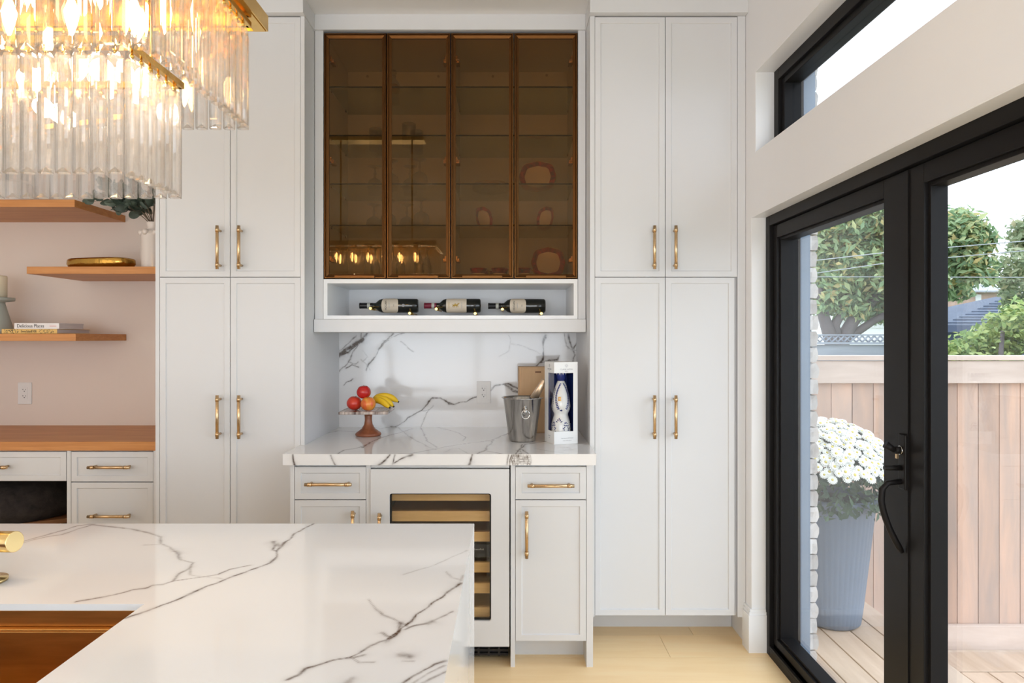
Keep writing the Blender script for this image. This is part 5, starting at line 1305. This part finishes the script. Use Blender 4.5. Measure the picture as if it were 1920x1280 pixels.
# inner ledge then basin
L1 = .012; zl = zt_-.03
wallz(a, b, d_-L1, d_+.02, zl-.004, zl); wallz(a, b, c_-.02, c_+L1, zl-.004, zl); wallz(b-.004, b+.02, c_, d_, zl-.004, zl)
wallz(a, b, d_-L1, d_-L1+.003, .66, zl-.004); wallz(a, b, c_+L1-.003, c_+L1, .66, zl-.004); wallz(b-.004, b, c_, d_, .66, zl-.004); wallz(a, a+.004, c_, d_, .66, zl)
wallz(a, b, c_, d_, .655, .66)
mb.build('basin', M['sink'], sk, bevel=.002)
MB().lathe([(.001, .001), (.045, .001), (.045, .004), (.001, .004)], ((a+b)/2, (c_+d_)/2, .66), n=32).build('drain', M['faucet'], sk)
# gold faucet, lever pointing right
fc_ = Vector((atx(-30, 1.36), 1.36, IZ+.0005))
fa = thing('faucet', 'satin gold kitchen faucet with cylindrical lever at the left edge of the island', 'faucet', tuple(fc_))
MB().lathe([(.001, 0), (.040, 0), (.040, .006), (.026, .008), (.024, .03), (.024, .14), (.018, .15), (.001, .15)], fc_, n=36).build('body', M['faucet'], fa)
hz_ = atz(1011, 1.36)
MB().cyl((fc_.x, 1.36, hz_-.004), (atx(28, 1.345), 1.345, hz_+.0), .0205, n=32).build('lever', M['faucet'], fa, bevel=.001)
MB().tube([fc_+Vector((0, 0, .14))]+[fc_+Vector((-.02-.10+.10*math.cos(a), -.12+.12*math.cos(a), .32+.10*math.sin(a))) for a in [PI*k/10 for k in range(11)]]+[fc_+Vector((-.24, -.24, .24))], .012, 14).build('spout', M['faucet'], fa)

# ---------------------------------------------------------------- crystal chandelier
ch = thing('chandelier', 'rectangular two-tier crystal chandelier with gold frames above the island', 'chandelier', (-1.1, 1.25, 2.92))
def prism_mesh(L):
    w_, t_ = .0112, .0085; c_ = .0035; m_ = MB(); ring = [(-w_, -t_+c_), (-w_+c_, -t_), (w_-c_, -t_), (w_, -t_+c_), (w_, t_-c_), (w_-c_, t_), (-w_+c_, t_), (-w_, t_-c_)]
    def lev(z, s_, sl=0): return [(x*s_, y*s_, z+sl*y) for x, y in ring]
    V = lev(-.004, .8)+lev(-.010, 1)+lev(-L+.010, 1)+lev(-L, .96, 0); n = 8; fs = [tuple(range(8))]
    for r in range(3):
        for i in range(8): j = (i+1) % 8; fs.append((r*8+i, r*8+j, r*8+8+j, r*8+8+i))
    V.append((0, 0, -L+.011)); k = len(V)-1
    for i in range(8): fs.append((24+i, 24+(i+1) % 8, k))
    return m_.add(V, fs)
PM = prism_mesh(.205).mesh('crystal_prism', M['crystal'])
hk = MB().tube([(0, 0, .012), (0, 0, -.006)], .0018, 6).sphere((0, 0, .003), .0042, 8).mesh('hook', M['gold'])
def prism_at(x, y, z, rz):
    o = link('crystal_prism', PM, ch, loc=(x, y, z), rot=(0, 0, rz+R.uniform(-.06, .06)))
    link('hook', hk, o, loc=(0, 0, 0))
ZB1 = 2.108-.222; ZB2 = 2.053
x_end = -1.36
def tier(xr, yn, yf_, zbar, bx_end, ptop):
    h = .0045
    MB().box(bx_end, xr, yn-h, yn+h, zbar-.006, zbar+.006).box(bx_end, xr, yf_-h, yf_+h, zbar-.006, zbar+.006).box(xr-h, xr+h, yn-h, yf_+h, zbar-.006, zbar+.006).box(bx_end-h, bx_end+h, yn-h, yf_+h, zbar-.006, zbar+.006).build('gold_rail', M['gold'], ch)
    sp = .0292; z = zbar-.018; n = int((xr-bx_end)/sp)
    for i in range(n):
        x = xr-.012-i*sp; prism_at(x, yn, z, 0); prism_at(x, yf_, z, 0)
    k = int((yf_-yn)/sp)
    for i in range(1, k): prism_at(xr, yn+(yf_-yn)*i/k, z, PI/2)
zl1 = EYE+473*1.35/FP; 
tier(-.649, 1.145, 1.35, zl1, x_end, 0)
tier(-.554, 1.045, 1.45, ZB2, x_end-.10, 0)
# top pan with turned-down rim, suspended by rods
tx0, tx1, ty0, ty1, tz = x_end-.15, -.535, .985, 1.515, 2.066
mb = MB(); mb.box(tx0, tx1, ty0, ty1, tz+.03, tz+.034)
mb.box(tx1-.004, tx1, ty0, ty1, tz, tz+.03).box(tx0, tx0+.004, ty0, ty1, tz, tz+.03).box(tx0+.004, tx1-.004, ty0, ty0+.004, tz, tz+.03).box(tx0+.004, tx1-.004, ty1-.004, ty1, tz, tz+.03)
mb.build('top_pan', M['gold'], ch)
mb = MB().box(tx1-.03, tx1-.004, ty0+.004, ty1-.004, tz-.002, tz).build('pan_flange', M['gold'], ch)
for x in (-.75, -1.3): MB().cyl((x, 1.25, tz+.034), (x, 1.25, CEIL-.02), .006, n=10).build('suspension_rod', M['gold'], ch)
MB().box(-1.4, -.65, 1.19, 1.31, CEIL-.025, CEIL-.001).build('ceiling_canopy', M['gold'], ch)
mb = MB()
for x in (-.60, -.75, -.95, -1.15, -1.35):
    for y in (1.09, 1.40): mb.cyl((x, y, ZB2), (x, y, tz+.03), .003, n=6)
for x in (-.70, -1.0, -1.3):
    for y in (1.16, 1.335): mb.cyl((x, y, zl1), (x, y, tz+.03), .003, n=6)
mb.build('hanger_rod', M['gold'], ch)
bi = 0
for y in (1.19, 1.31):
    for x in (-.72, -.84, -.96, -1.08, -1.20, -1.32):
        s_ = MB().lathe([(.009, 0), (.009, -.05), (.011, -.052), (.011, -.06), (.001, -.06)], (x, y, tz+.03), n=14).build('lamp_socket', M['gold'], ch)
        MB().lathe([(.001, -.06), (.006, -.062), (.0135, -.085), (.010, -.105), (.004, -.125), (.001, -.132)], (x, y, tz+.03), n=12).build('bulb', M['bulb'], ch)
for x in (-.72, -.96, -1.20):
    l = bpy.data.lights.new('candle_bulb_lamp', 'POINT'); l.energy = 2.0; l.color = (1, .78, .58); l.shadow_soft_size = .02
    o = bpy.data.objects.new('candle_bulb_lamp', l); C.objects.link(o); o.location = (x, 1.25, 1.86)
print('objects', len(bpy.data.objects))
